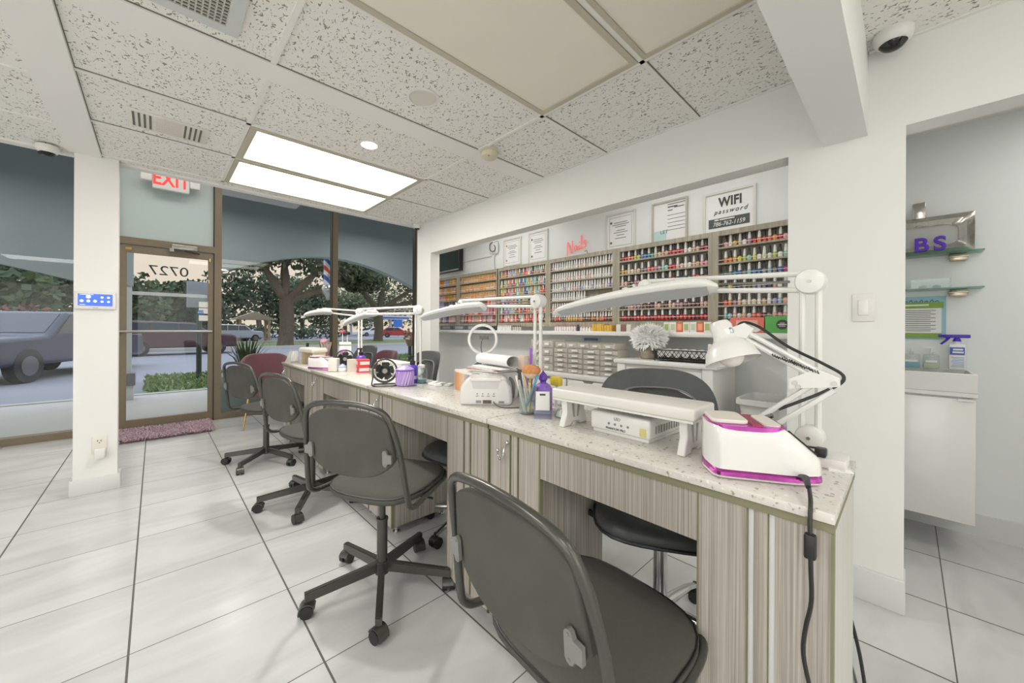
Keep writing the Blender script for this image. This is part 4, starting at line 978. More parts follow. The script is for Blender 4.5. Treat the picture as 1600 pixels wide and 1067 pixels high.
# ---------------------------------------------------------------- things on the nearest desk
def loft(rings, closed_ends=True):
    k = len(rings[0]); vs = [v for r_ in rings for v in r_]; fs = []
    for i in range(len(rings) - 1):
        for j in range(k): fs.append((i * k + j, i * k + (j + 1) % k, (i + 1) * k + (j + 1) % k, (i + 1) * k + j))
    if closed_ends: fs += [tuple(range(k)), tuple(range((len(rings) - 1) * k, len(rings) * k))]
    return MB().add(vs, fs)
def dust_device(name, label, loc, rz, sc=1.0, cat='nail device'):
    """smooth white body, magenta belt, pad on top and a sloping nose; local +x runs to the nose, -y is the near flank"""
    t = thing(name, label, cat, loc, rz); t.scale = (sc, sc, sc)
    L_ = .30; n = 26
    def outline(s, grow=0):
        return
    def half(s): return (.092 * (1 - max(0, .14 - s) ** 2 * 10) * (1 - max(0, s - .62) ** 2 * 1.9)) * max(.02, 1 - max(0, (s - .93) / .07) ** 2.2) ** .5 * max(.02, 1 - max(0, (.07 - s) / .07) ** 2.2) ** .5
    def hgt(s): return .130 if s < .66 else .130 - (s - .66) / .34 * .078
    def body_rings(z0, fz, g=0.0):
        R = []
        for i in range(n + 1):
            s = i / n; w = half(s) + g; h = fz(s); x = s * L_; ring = []
            c = min(.022, h * .3)
            ring += [(x, -w, z0), (x, -w * 1.0, z0 + (h - z0) * .5), (x, -w * .985, h - c), (x, -w * .93, h - c * .3), (x, -w * .84, h), (x, 0, h + .001), (x, w * .84, h), (x, w * .93, h - c * .3), (x, w * .985, h - c), (x, w, z0 + (h - z0) * .5), (x, w, z0)]
            R.append(ring)
        return R
    loft(body_rings(.026, hgt)).obj('body', GLOSS, t, ang=.8)
    loft(body_rings(.010, lambda s: .028, .0025)).obj('belt', MAGENTA, t, ang=.8)
    loft(body_rings(.004, lambda s: .0125, -.004)).obj('base_plate', PLAST, t, ang=.8)
    m = MB()
    for x in (.045, .22):
        for s in (-1, 1): m.cyl((x, s * .06, 0), (x, s * .06, .008), .011, n=12)
    m.obj('rubber_foot', BLACK, t)
    # top: magenta bezel, pad and foil panel
    def topplate(x0, x1, z0, z1, k, ins):
        R = []; 
        for i in range(15):
            s = i / 14; x = x0 + (x1 - x0) * s; e2 = max(.05, 1 - abs(2 * s - 1) ** 5) ** .5; w = (half(x / L_) - ins) * (.55 + .45 * e2)
            R.append([(x, -w, z0), (x, -w, z1), (x, w, z1), (x, w, z0)])
        return loft(R)
    topplate(.006, .205, .122, .1335, 0, .006).obj('bezel', MAGENTA, t, ang=.6)
    MB().prism([(x + .062, y) for x, y in rrect(.100, .125, .022)], .133, .1435, 'xy').obj('rest_pad', CREAM, t).modifiers.new('b', 'BEVEL').width = .003
    MB().box(.117, .145, -.066, .066, .1335, .1355).obj('foil_panel', PINKRED, t)
    MB().prism([(x + .172, y) for x, y in rrect(.046, .128, .018)], .1335, .137, 'xy').obj('tray_cover', CREAM, t)
    m = MB(); m.add([(.215, -.055, .122), (.292, -.030, .0635), (.292, .030, .0635), (.215, .055, .122), (.215, -.055, .118), (.292, -.030, .0595), (.292, .030, .0595), (.215, .055, .118)],
                    [(0, 1, 2, 3), (7, 6, 5, 4), (0, 4, 5, 1), (1, 5, 6, 2), (2, 6, 7, 3), (3, 7, 4, 0)])
    m.obj('clear_window', mat('window_grey', (176, 176, 172), .1, var=.02), t)
    MB().tube([(.212, .055, .124), (.293, .031, .065)], .0022, 6).tube([(.212, -.055, .124), (.293, -.031, .065)], .0022, 6).obj('window_seal', BLACK, t)
    return t
dv_ = dust_device('manicure_device', 'white and pink manicure device on the corner of the nearest desk', (1.058, .368, CT), math.radians(-60), .92); dv_.scale = (.82, .90, .97)
MB2 = MB().box(-.0, .003, -.05, -.01, 0, .02)
t = thing('power_cable', 'black power cord with an inline block hanging down the desk front', 'cord', (1.10, .17, 0))
pts = cat_rom([(1.09, .168, .850), (1.045, .150, .862), (.985, .135, .845), (.958, .132, .80), (.955, .130, .72), (.957, .129, .65), (.958, .138, .59), (.956, .141, .54), (.957, .131, .48), (.956, .116, .42), (.957, .110, .36), (.955, .115, .31), (.956, .110, .25), (.956, .098, .16), (.955, .102, .06), (.93, .10, .006), (.86, .12, .006)], 6)
MB().tube([p - Vector((1.10, .17, 0)) for p in pts], .0040, 8).obj('cable', BLACK, t)
MB().box(-.154, -.135, -.049, -.029, .735, .785, bev=.005).obj('inline_block', BLACK, t)
MB().tube([(-.01, -.002, .850), (-.05, -.018, .864), (-.09, -.028, .858)], [.0085, .0075, .005], 8).obj('plug', BLACK, t)

t = thing('armrest_bridge', 'white bridge armrest with a marbled top over the lamp box', 'armrest', (1.165, .655, CT))
MARB = mat('marbled_top', (222, 220, 212), .35, var=.06, scale=9)
MB().box(-.082, .082, -.255, .255, .104, .140, bev=.008, seg=3).obj('top_pad', MARB, t)
MB().box(-.078, .078, -.25, .25, .098, .1045).obj('top_frame', GLOSS, t)
for s in (-1, 1):
    m = MB(); pl = [(-.075, 0), (-.03, 0), (-.02, .012), (.02, .012), (.03, 0), (.075, 0), (.055, .05), (.06, .098), (-.06, .098), (-.055, .05)]
    m.prism([(x, z) for x, z in pl], s * .215 - .012, s * .215 + .012, 'xz'); lg = m.obj('leg', GLOSS, t)
    md = lg.modifiers.new('b', 'BEVEL'); md.width = .004; md.segments = 2
    q = MB()
    for a in (-1, 1): q.prism([(a * .006, .03), (a * .016, .03), (a * .026, .082), (a * .012, .082)], s * .215 - .0128, s * .215 + .0128, 'xz')
    q.obj('cutout', mat('slot_shadow', (170, 168, 160), .7), lg)
t = thing('uv_lamp', 'flat white lamp box with ridged top under the bridge armrest', 'uv lamp', (1.265, .655, CT), math.radians(-2))
MB().box(-.135, .135, -.112, .112, .012, .076, bev=.008, seg=3).obj('housing', GLOSS, t)
MB().box(-.128, .128, -.105, .105, 0, .013, bev=.003).obj('base', PLAST, t)
m = MB()
for k in range(12): m.box(-.10, .09, -.095 + k * .0165, -.095 + k * .0165 + .008, .0755, .0785)
m.obj('vent_rib', mat('rib_grey', (168, 164, 154), .6), t)
m = MB()
for k in range(4): m.cyl((-.1362, .036 - k * .024, .040), (-.1345, .036 - k * .024, .040), .0042, n=14)
m.obj('button', GREYINK, t)
text('lettering', 'LED', .014, GREYINK, t, (-.1356, .004, .058), FACE_CUST)
text('lettering', 'PHANTOM PRO', .0105, INK, t, (-.1356, .010, .024), FACE_CUST)
MB().box(-.1365, -.135, -.10, -.078, .02, .045).obj('yellow_label', mat('label_yellow', (214, 204, 132), .6), t)
m = MB()
for k in range(11): m.box(-.10 + k * .018, -.092 + k * .018, -.1135, -.1115, .028, .052)
m.obj('side_vent', mat('vent_shade', (150, 150, 146), .6), t)
t = thing('cotton_pads', 'small white folded tissue lying by the foot of the big lamp', 'tissue', (1.30, .125, CT))
m = MB().box(-.03, .03, -.025, .025, 0, .003).box(-.026, .028, -.022, .024, .003, .006); m.tr(Matrix.Rotation(.4, 4, 'Z')); m.obj('sheet', PAPER, t)
t = thing('binder_clip', 'black clip lying on a white block beside the pink device', 'clip', (1.285, .155, CT + .028))
MB().box(-.016, .016, -.012, .012, 0, .022, bev=.004).tube([(0, .01, .02), (-.05, .05, .03), (-.07, .075, .05)], .003, 6).obj('body', BLACK, t)
t = thing('white_block', 'white plastic block at the foot of the big nail lamp', 'block', (1.335, .14, CT))
MB().box(-.06, .03, -.035, .03, 0, .028, bev=.004).obj('body', PLAST, t)

# tumbler of brushes
t = thing('brush_tumbler', 'clear glass tumbler on the desk seam holding brushes and files', 'tumbler', (1.16, 1.105, CT))
MB().lathe([(.034, 0), (.036, .003), (.040, .118), (.038, .118), (.034, .008), (0, .006)], 24).obj('glass_wall', CLEAR, t)
def stick(name, label, base, tip, r, m_, cat='brush', head=None):
    t2 = thing(name, label, cat, base); d = Vector(tip) - Vector(base)
    MB().tube([(0, 0, 0), d], r, 8).obj('handle', m_, t2)
    if head:
        q = d.normalized().to_track_quat('Z', 'Y').to_matrix().to_4x4(); hm = MB().lathe(head[0], 18).tr(Matrix.Translation(d) @ q); hm.obj('bristles', head[1], t2)
        if len(head) > 2: MB().lathe(head[2], 18).tr(Matrix.Translation(d) @ q).obj('bristle_base', mat('cream_bristle', (226, 206, 184), .9, var=.15, scale=60), t2)
        MB().tube([d * .82, d], [r * 1.3, r * 1.9], 10).obj('ferrule', GOLD, t2)
    return t2
bx, by, bz = 1.16, 1.105, CT + .008
stick('powder_brush', 'big fluffy copper-tipped brush standing in the glass tumbler', (bx + .005, by - .004, bz), (bx + .012, by - .006, bz + .150), .006, GOLD, head=([(.036, .012), (.0415, .024), (.039, .036), (.028, .045), (.012, .049), (0, .050)], mat('copper_bristle', (200, 138, 88), .9, var=.3, scale=80), [(0, -.014), (.010, -.010), (.022, -.002), (.036, .012)]))
stick('nail_brush', 'blue-handled brush leaning right in the tumbler', (bx - .01, by + .012, bz), (bx + .008, by - .050, bz + .158), .0045, mat('brush_blue', (84, 148, 184), .4))
for i, (dx_, dy_, ex_, ey_, h_, c, lab) in enumerate(((-.01, .01, -.02, .052, .150, (232, 230, 226), 'white nail file leaning left in the tumbler, nearest the rim'), (.0, .0, .0, .035, .165, (226, 224, 220), 'tall white nail file in the tumbler beside the copper brush'), (.01, -.01, -.01, .018, .172, (206, 176, 150), 'pale brown pencil standing in the tumbler behind the files'), (-.015, 0, -.022, .03, .135, (180, 176, 168), 'short grey file standing at the front of the tumbler'), (.014, .01, .02, -.03, .145, (60, 62, 66), 'black-tipped pen at the right rim of the tumbler'), (.0, .016, .02, .02, .14, (150, 110, 170), 'purple pen in the middle of the tumbler'))):
    stick('nail_file' if i in (0, 1, 3) else 'pen', lab, (bx + dx_, by + dy_, bz), (bx + ex_, by + ey_, bz + h_), .0042 if i < 4 else .0038, mat('stick_%d' % i, c, .5), cat='nail file' if i in (0, 1, 3) else 'pen')
# purple lattice bottle and card stand
t = thing('lattice_bottle', 'purple latticed bottle with a pointed stopper behind the price card', 'bottle', (1.235, 1.085, CT))
m = MB().lathe([(.036, 0), (.040, .01), (.040, .10), (.03, .118), (.016, .126)], 20); m.obj('body', mat('lattice_purple', (146, 112, 200), .35, var=.6, scale=90, bump=.6), t)
MB().lathe([(.014, .126), (.012, .132), (.020, .142), (.016, .160), (.006, .172), (0, .182)], 16).obj('stopper', PURPLE, t)
t = thing('card_stand', 'grey stand holding a white price card between tumbler and yellow-capped flask', 'card stand', (1.17, 1.03, CT), math.radians(42))
MB().prism([(-.05, 0), (-.048, .0), (.02, .004), (.034, .095), (.031, .095), (.016, .006), (-.05, .003)], -.034, .034, 'xz').obj('stand', mat('stand_grey', (146, 144, 168), .35), t)
MB().add([(.010, -.029, .022), (.010, .029, .022), (.024, .029, .098), (.024, -.029, .098), (.007, -.029, .022), (.007, .029, .022), (.021, .029, .098), (.021, -.029, .098)], [(0, 1, 2, 3), (7, 6, 5, 4), (0, 4, 5, 1), (1, 5, 6, 2), (2, 6, 7, 3), (3, 7, 4, 0)]).obj('card', PAPER, t)
MB().box(.017, .0195, -.012, .012, .082, .089).obj('printed_line', INK, t)
def flask(label, x, y, rot=0):
    t = thing('nail_flask', label, 'bottle', (x, y, CT), rot)
    MB().lathe([(.034, 0), (.036, .004), (.030, .022), (.016, .044), (.012, .062), (.012, .070)], 20).obj('glass_body', CLEAR, t)
    MB().lathe([(0, .004), (.031, .004), (.026, .020), (.012, .03), (0, .03)], 18).obj('liquid', mat('pale_liquid', (210, 210, 200), .2), t)
    MB().cyl((0, 0, .070), (0, 0, .100), .0135, .0125, n=14).obj('cap', mat('cap_yellow', (222, 198, 60), .5), t)
flask('clear flask with a yellow cap at the left leg of the bridge armrest', 1.225, .965)
t = thing('sponge_block', 'yellow sponge block propped behind the purple latticed bottle', 'sponge', (1.325, 1.085, CT))
MB().box(-.014, .014, -.026, .026, .105, .145, bev=.004).obj('sponge', mat('cap_yellow', (222, 198, 60), .5), t); MB().cyl((0, 0, 0), (0, 0, .106), .007, n=10).cyl((0, 0, 0), (0, 0, .006), .022, n=16).obj('stand', PLAST, t)

# ---------------------------------------------------------------- things on the second desk
t = thing('uv_lamp', 'white toaster-shaped lamp with a handle recess on the second desk', 'uv lamp', (1.19, 1.41, CT), math.radians(-45))
# local -y faces the camera
pl = [(-.122, 0), (.122, 0), (.126, .02), (.118, .085), (.088, .128), (-.088, .128), (-.118, .085), (-.126, .02)]
b_ = MB().prism([(x, z) for x, z in pl], -.085, .085, 'xz').obj('housing', GLOSS, t); md = b_.modifiers.new('b', 'BEVEL'); md.width = .014; md.segments = 3
MB().prism([(-.058, .078), (.058, .078), (.066, .112), (-.066, .112)], -.0862, -.080, 'xz').obj('handle_recess', mat('recess_white', (206, 204, 202), .5), t)
MB().box(-.075, .075, -.092, -.070, .113, .128, bev=.006).obj('handle', GLOSS, t)
m = MB()
for k in range(4): m.box(-.045 + k * .026, -.033 + k * .026, -.0868, -.085, .043, .046).cyl((-.039 + k * .026, -.0866, .055), (-.039 + k * .026, -.085, .055), .003, n=10)
m.obj('button_mark', GREYINK, t)
MB().box(-.012, .028, -.0872, -.085, .010, .026).obj('display', mat('display_dark', (96, 88, 84), .3), t)
MB().box(.062, .088, -.0872, -.085, .012, .022).box(-.045, -.02, -.0872, -.085, .012, .024).obj('vent_slot', mat('vent_shade', (150, 150, 146), .6), t)
MB().tube(cat_rom([(.038, -.085, .018), (.045, -.10, .012), (.065, -.12, .004), (.10, -.14, .003), (.16, -.13, .003)], 5), .0028, 6).obj('cable', mat('cable_grey', (110, 108, 100), .5), t)
t = thing('grey_appliance', 'grey rounded desk appliance behind the toaster-shaped lamp', 'appliance', (1.33, 1.46, CT), math.radians(-45))
m = MB(); pl = [(.075 * math.cos(a), .055 + .075 * math.sin(a)) for a in [PI * i / 14 for i in range(15)]] + [(-.07, 0), (.07, 0)]
m.prism(pl, -.03, .03, 'xz'); o_ = m.obj('housing', mat('appliance_grey', (128, 128, 126), .5), t); md = o_.modifiers.new('b', 'BEVEL'); md.width = .01; md.segments = 2
MB().prism([(.055 * math.cos(a), .055 + .055 * math.sin(a)) for a in [2 * PI * i / 20 for i in range(20)]], -.0325, -.029, 'xz').obj('front_grille', mat('grille_pale', (186, 186, 182), .5), t)
t = thing('picture_box', 'white box with an orange and blue printed front behind the white lamp', 'box', (1.33, 1.66, CT), math.radians(-12))
MB().box(-.09, .05, -.115, .115, 0, .125, bev=.002).obj('carton', CREAM, t)
pm2, pt2 = newmat('printed_front'); LK2 = pt2.links.new; o2 = N(pt2, 'ShaderNodeOutputMaterial'); p2 = N(pt2, 'ShaderNodeBsdfPrincipled'); LK2(p2.outputs[0], o2.inputs[0]); x2 = N(pt2, 'ShaderNodeTexCoord'); s2 = N(pt2, 'ShaderNodeSeparateXYZ'); LK2(x2.outputs['Generated'], s2.inputs[0]); r2 = N(pt2, 'ShaderNodeValToRGB'); LK2(s2.outputs['Y'], r2.inputs[0]); LK2(r2.outputs[0], p2.inputs['Base Color'])
q2 = r2.color_ramp.elements; q2[0].color = rgb(84, 112, 190); q2[1].color = rgb(196, 132, 90); k = q2.new(.45); k.color = rgb(222, 196, 170); k = q2.new(.75); k.color = rgb(210, 160, 110)
MB().box(-.0925, -.0895, -.105, .105, .01, .112).obj('printed_front', pm2, t)
for i, (z, w, l, a, lab) in enumerate(((.1255, .17, .24, -.2, 'thick white booklet at the bottom of the pile under the rolled towel'), (.1365, .16, .23, .12, 'booklet with a dark edge in the middle of the pile'), (.1455, .15, .23, -.1, 'top booklet under the rolled white towel'))):
    t = thing('booklet', lab, 'booklet', (1.32, 1.53, CT + z), a, group='booklets under the rolled towel')
    MB().box(-w / 2, w / 2, -l / 2, l / 2, 0, .0075).obj('pages', PAPER, t); MB().box(-w / 2 - .002, w / 2 + .002, -l / 2 - .002, l / 2 + .002, .0076, .0085).obj('cover', mat('cover_%d' % i, ((214, 208, 204), (188, 120, 96), (230, 228, 224))[i], .6), t)
t = thing('supply_carton', 'plain white carton under the booklets beside the printed box', 'carton', (1.355, 1.47, CT), 0)
MB().box(-.05, .05, -.06, .075, 0, .125, bev=.002).obj('body', PAPER, t)
t = thing('rolled_towel', 'white vinyl sheet rolled loosely on top of the booklets', 'towel roll', (1.33, 1.50, CT + .1545), math.radians(-8))
m = MB(); sp = []
for i in range(34):
    a = -PI * .5 + i * .26; r = .036 - .00035 * i; sp.append((r * 1.35 * math.cos(a), .038 + r * math.sin(a)))
outer = sp; inner = [(x * .93, .038 + (z - .038) * .93) for x, z in reversed(sp)]
m.prism(outer[:26] + inner[8:], -.15, .15, 'xz'); m.obj('roll', PAPER, t)
MB().box(-.075, -.02, -.15, .13, .0, .006, bev=.002).obj('loose_flap', PAPER, t)
MB().box(.03, .07, -.20, -.14, .0, .075, bev=.01).obj('tan_core', mat('tan_vinyl', (206, 188, 172), .6), t)
t = thing('purple_file', 'purple glitter nail file standing behind the rolled towel', 'nail file', (1.37, 1.285, CT))
MB().box(-.003, .003, -.008, .008, 0, .265, bev=.002).obj('file', mat('glitter_purple', (150, 92, 184), .4, var=.3, scale=200), t)
t = thing('ring_light', 'white ring light with a phone holder rising behind the rolled towel', 'ring light', (1.40, 1.70, CT), math.radians(-55))
ring = [(.083 * math.cos(a), 0, .298 + .083 * math.sin(a)) for a in [2 * PI * i / 40 for i in range(40)]]
MB().tube(ring, .0085, 10, True).obj('ring', mat('ring_white', (240, 240, 238), .3, var=.01), t)
MB().cyl((0, 0, 0), (0, 0, .012), .05, n=24).cyl((0, 0, .01), (0, 0, .215), .006, n=10).obj('stand', PLAST, t)
MB().box(-.022, .022, -.015, .015, .165, .215, bev=.004).cyl((0, -.02, .19), (0, .02, .19), .008).obj('ball_joint', CHROME, t)
MB().tube(cat_rom([(0, -.01, .215), (-.004, -.02, .25), (.0, -.02, .29), (.008, -.02, .305)], 5), .0025, 6).box(-.012, .038, -.028, -.014, .298, .318).obj('phone_holder', DKMET, t)

def fan(label, x, y, rz, r, col):
    t = thing('desk_fan', label, 'fan', (x, y, CT), rz); zc = r + .022
    m = MB(); m.tube([(r * math.cos(a), 0, zc + r * math.sin(a)) for a in [2 * PI * i / 32 for i in range(32)]], .005, 8, True)
    m.tube([(r * .98 * math.cos(a), .04, zc + r * .98 * math.sin(a)) for a in [2 * PI * i / 32 for i in range(32)]], .004, 6, True); m.obj('rim', col, t)
    m = MB()
    for i in range(30): a = 2 * PI * i / 30; m.tube([(r * .28 * math.cos(a), -.006, zc + r * .28 * math.sin(a)), (r * .7 * math.cos(a + .12), -.006, zc + r * .7 * math.sin(a + .12)), (r * .99 * math.cos(a + .2), 0, zc + r * .99 * math.sin(a + .2))], .0011, 4)
    for q in (.5, .75): m.tube([(r * q * math.cos(a), -.006, zc + r * q * math.sin(a)) for a in [2 * PI * i / 24 for i in range(24)]], .0011, 4, True)
    m.obj('grille', col, t)
    m = MB()
    for i in range(5):
        a = 2 * PI * i / 5; R_ = Matrix.Translation((0, .02, zc)) @ Matrix.Rotation(a, 4, 'Y') @ Matrix.Rotation(.5, 4, 'X'); q = MB().prism([(-.008, r * .2), (.012, r * .2), (.032, r * .62), (.022, r * .86), (-.016, r * .84), (-.02, r * .5)], -.001, .001, 'xz').tr(R_); m.add(q.v, q.f)
    m.obj('blade', BLACK, t)
    MB().cyl((0, -.008, zc), (0, .045, zc), r * .27, n=18).obj('motor', DKMET, t)
    MB().cyl((0, -.0095, zc), (0, -.0075, zc), r * .2, n=18).obj('badge', mat('fan_badge', (150, 148, 142), .4, .5), t)
    MB().tube(cat_rom([(-r * 1.02, .02, zc), (-r * .98, .02, .05), (-r * .9, -.03, .004), (r * .9, -.03, .004), (r * .98, .02, .05), (r * 1.02, .02, zc)], 5), .0045, 8).tube([(-r * .9, -.03, .004), (-r * .9, .07, .004), (r * .9, .07, .004), (r * .9, -.03, .004)], .0045, 8).obj('stand', col, t)
fan('black wire desk fan at the seam of the second and third desks', 1.045, 2.225, math.radians(-24), .072, DKMET)
fan('small dark metal fan behind the white canister on the third desk', 1.175, 3.26, math.radians(-20), .075, DKMET)
t = thing('ribbed_jar', 'lavender ribbed jar with a lid next to the black fan', 'jar', (1.15, 2.165, CT))
m = MB(); n = 40; prof = [(.048, 0), (.055, .006), (.056, .085), (.050, .096)]; vs = []; fs = []
for r, z in prof:
    for i in range(n): a = 2 * PI * i / n; q = r * (1 + (.04 if i % 2 else -.03)); tw = a + z * 5; vs.append((q * math.cos(tw), q * math.sin(tw), z))
for i in range(3):
    for j in range(n): fs.append((i * n + j, i * n + (j + 1) % n, (i + 1) * n + (j + 1) % n, (i + 1) * n + j))
fs.append(tuple(range(n))); m.add(vs, fs); m.obj('body', mat('lavender_glass', (186, 154, 220), .2, var=.15, scale=60, coat=.5), t, ang=.15)
MB().lathe([(.054, .096), (.056, .102), (.05, .110), (.02, .122), (.012, .126), (0, .127)], 30).obj('lid', mat('lavender_lid', (188, 160, 222), .2, coat=.5), t)
MB().lathe([(.0555, .094), (.0565, .098), (.0555, .1)], 30).obj('rim_band', PURPLE, t)
def pump(label, x, y, c, h=.12, r=.036, cap=BLACK):
    t = thing('pump_bottle', label, 'bottle', (x, y, CT))
    MB().lathe([(r * .95, 0), (r, .006), (r, h * .78), (r * .8, h * .93), (r * .42, h)], 22).obj('body', c, t)
    MB().lathe([(r * .42, h), (r * .48, h + .012), (r * .48, h + .024), (r * .16, h + .028), (r * .16, h + .05)], 14).box(-.034, .012, -.008, .008, h + .048, h + .060, bev=.003).obj('pump_head', cap, t)
    MB().lathe([(r + .0006, h * .22), (r + .0006, h * .40)], 22).obj('label_band', mat('label_lilac', (196, 186, 232), .5), t)
pump('purple pump bottle with black head behind the lavender jar', 1.245, 2.24, mat('violet_soap', (92, 66, 206), .2, var=.2, coat=.6))
pump('purple pump bottle beside the red and white cartons', 1.275, 3.17, mat('violet_soap_dark', (110, 70, 176), .25, var=.2, coat=.6), .13, .042)
t = thing('pump_jar', 'clear glass jar with blue liquid by the foot of a white lamp', 'jar', (1.285, 2.195, CT))
MB().lathe([(.034, 0), (.037, .004), (.037, .085), (.028, .098), (.020, .103)], 22).obj('glass_wall', CLEAR, t); MB().lathe([(0, .004), (.035, .004), (.035, .026), (0, .026)], 20).obj('liquid', mat('teal_liquid', (92, 150, 168), .2), t)
MB().lathe([(.022, .100), (.024, .104), (.024, .118), (.010, .122), (0, .122)], 18).obj('lid', PLAST, t)
rnd = random.Random(4)
for i, (x, y) in enumerate(((1.305, 2.09), (1.335, 2.05), (1.30, 2.02), (1.355, 1.985), (1.33, 2.12))):
    t = thing('cotton_pad', ('white cotton pad nearest the clear jar, folded edge up', 'white cotton pad lying in the middle of the scattered five', 'white cotton pad at the front of the scattered five', 'white cotton pad nearest the white lamp pole behind the toaster lamp', 'white cotton pad at the back edge behind the clear jar')[i], 'cotton pad', (x, y, CT), rnd.random() * 3, group='cotton pads scattered on the second desk')
    MB().box(-.03, .03, -.022, .022, 0, .006, bev=.0025).box(-.01, .03, -.02, .01, .0061, .013, bev=.003).obj('pad', PAPER, t)
t = thing('storage_box', 'long white plastic box behind the black fan', 'box', (1.33, 2.66, CT))
MB().box(-.05, .05, -.20, .20, 0, .105, bev=.012, seg=3).obj('body', PLAST, t); MB().box(-.053, .053, -.204, .204, .098, .112, bev=.006).obj('lid', PLAST, t)

# ---------------------------------------------------------------- third and fourth desks
for i, (dx_, dy_, z, lab) in enumerate(((0, 0, 0, 'lower red and white printed carton on the third desk'), (.004, .004, .052, 'upper red and white printed carton on the third desk'))):
    t = thing('printed_carton', lab, 'carton', (1.245 + dx_, 3.06 + dy_, CT + z), math.radians(-18 + 4 * i), group='red and white cartons on the third desk')
    MB().box(-.045, .045, -.055, .055, 0, .05, bev=.002).obj('carton', PAPER, t)
    m = MB(); m.box(-.0465, .0465, -.0565, .0565, .036, .0505).box(-.0465, .0465, -.0565, .0565, -.0003, .010)
    for y in (-.0565, .045): m.box(-.0468, -.03, y, y + .0115, .010, .036)
    m.obj('red_print', RED, t)
t = thing('wipe_stack', 'stack of cream packets left of the red and white cartons', 'packets', (1.185, 3.13, CT))
m = MB()
for k in range(9): m.box(-.03, .03, -.03 + .001 * (k % 3), .03, k * .0115, k * .0115 + .0105)
m.obj('packet_layers', CREAM, t)
t = thing('canister', 'plain white canister in front of the small dark fan', 'canister', (1.085, 3.255, CT), math.radians(-40))
MB().box(-.036, .036, -.036, .036, 0, .108, bev=.006).obj('body', CREAM, t)
dust_device('manicure_device', 'small white device with a pink belt on the third desk', (1.02, 3.60, CT), math.radians(-62), .80)
t = thing('tissue_tower', 'tall white boxed tower with flower picks near the far lamp', 'box', (1.32, 3.66, CT), math.radians(-15))
MB().box(-.05, .05, -.06, .06, 0, .225, bev=.003).obj('body', PAPER, t); MB().box(-.052, .052, -.062, .062, .195, .203).obj('seam', GREYINK, t)
for i, (x, y, h, c, lab) in enumerate(((1.305, 3.685, .115, (206, 96, 116), 'pink flower pick on the tall white tower'), (1.33, 3.63, .10, (52, 48, 50), 'black and white flower pick on the tall white tower'))):
    t = thing('flower_pick', lab, 'flower pick', (x, y, CT + .225)); MB().cyl((0, 0, 0), (0, 0, h - .03), .004, n=8).obj('stem', PLAST, t)
    m = MB()
    for k in range(6): a = k * 1.05; m.sph((.016 * math.cos(a), .016 * math.sin(a), h - .02 + .008 * (k % 2)), .012, n=8, k=6)
    m.obj('petals', mat('pick_%d' % i, c, .7, var=.3), t)
t = thing('brush_glass', 'clear glass holding a fluffy pink brush by the tall white tower', 'tumbler', (1.235, 3.42, CT)); MB().lathe([(.03, 0), (.034, .11), (.032, .11), (.028, .006), (0, .005)], 18).obj('glass_wall', CLEAR, t)
stick('powder_brush', 'fluffy pink brush standing in the clear glass', (1.235, 3.42, CT + .008), (1.23, 3.435, CT + .10), .006, PLAST, head=([(0, 0), (.012, .004), (.028, .03), (.034, .055), (.024, .07), (0, .074)], mat('pink_bristle', (222, 160, 206), .9, var=.15, scale=60)))
t = thing('polish_jar', 'small blue jar with a white label in front of the pink brush glass', 'jar', (1.205, 3.24, CT)); MB().lathe([(.022, 0), (.024, .004), (.024, .042), (.018, .05)], 18).obj('body', mat('jar_blue', (70, 106, 190), .3), t); MB().cyl((0, 0, .05), (0, 0, .064), .017, n=16).obj('lid', PLAST, t)
t = thing('cream_tub', 'small white tub with blue marks beside the white canister', 'tub', (1.135, 3.205, CT)); MB().lathe([(.03, 0), (.033, .004), (.033, .03), (.03, .034)], 20).obj('body', PAPER, t); MB().lathe([(.033, .034), (.033, .042), (.012, .052), (.006, .062), (0, .063)], 18).obj('lid', mat('tub_blue', (170, 184, 214), .4), t)
t = thing('armrest_cushion', 'cream padded hand rest on legs at the far desk', 'armrest', (1.14, 4.02, CT), math.radians(8))
MB().box(-.075, .075, -.16, .16, .115, .165, bev=.022, seg=4).obj('cushion', CREAM, t)
for s in (-1, 1): MB().box(-.06, .06, s * .13 - .01, s * .13 + .01, 0, .116, bev=.004).obj('leg', mat('rest_wood', (206, 190, 160), .5), t)
t = thing('brush_pot', 'brown pot of assorted brushes behind the cream hand rest', 'pot', (1.30, 4.16, CT)); MB().lathe([(.035, 0), (.04, .11), (.037, .11), (.03, .01), (0, .01)], 18).obj('pot', mat('pot_brown', (150, 120, 100), .6), t)
for i in range(6):
    a = i * 1.05; c = ((196, 160, 128), (206, 150, 160), (226, 200, 190), (120, 92, 76), (210, 176, 150), (190, 130, 120))[i]
    stick('nail_brush', ('tan brush', 'rose brush', 'blush pink brush', 'dark brown brush', 'pale tan brush', 'russet brush')[i] + ' fanned out in the brown pot at the far desk', (1.30 + .01 * math.cos(a), 4.16 + .01 * math.sin(a), CT + .012), (1.30 + .06 * math.cos(a), 4.16 + .06 * math.sin(a), CT + .21), .005, mat('pot_brush_%d' % i, c, .6))
stick('powder_brush', 'round pink puff brush rising from the brown pot', (1.30, 4.16, CT + .012), (1.28, 4.14, CT + .19), .006, PLAST, head=([(0, 0), (.014, .004), (.034, .03), (.03, .05), (0, .058)], mat('puff_pink', (224, 168, 186), .9, var=.1, scale=60)))
t = thing('spray_bottle', 'dark bottle with a purple label at the far end of the desks', 'bottle', (1.16, 4.28, CT)); MB().lathe([(.03, 0), (.032, .005), (.032, .12), (.014, .15), (.012, .165)], 18).obj('body', mat('smoke_violet', (96, 84, 150), .3), t); MB().cyl((0, 0, .165), (0, 0, .20), .014, n=14).obj('cap', BLACK, t); MB().lathe([(.0328, .07), (.0328, .11)], 18).obj('label_band', PURPLE, t)
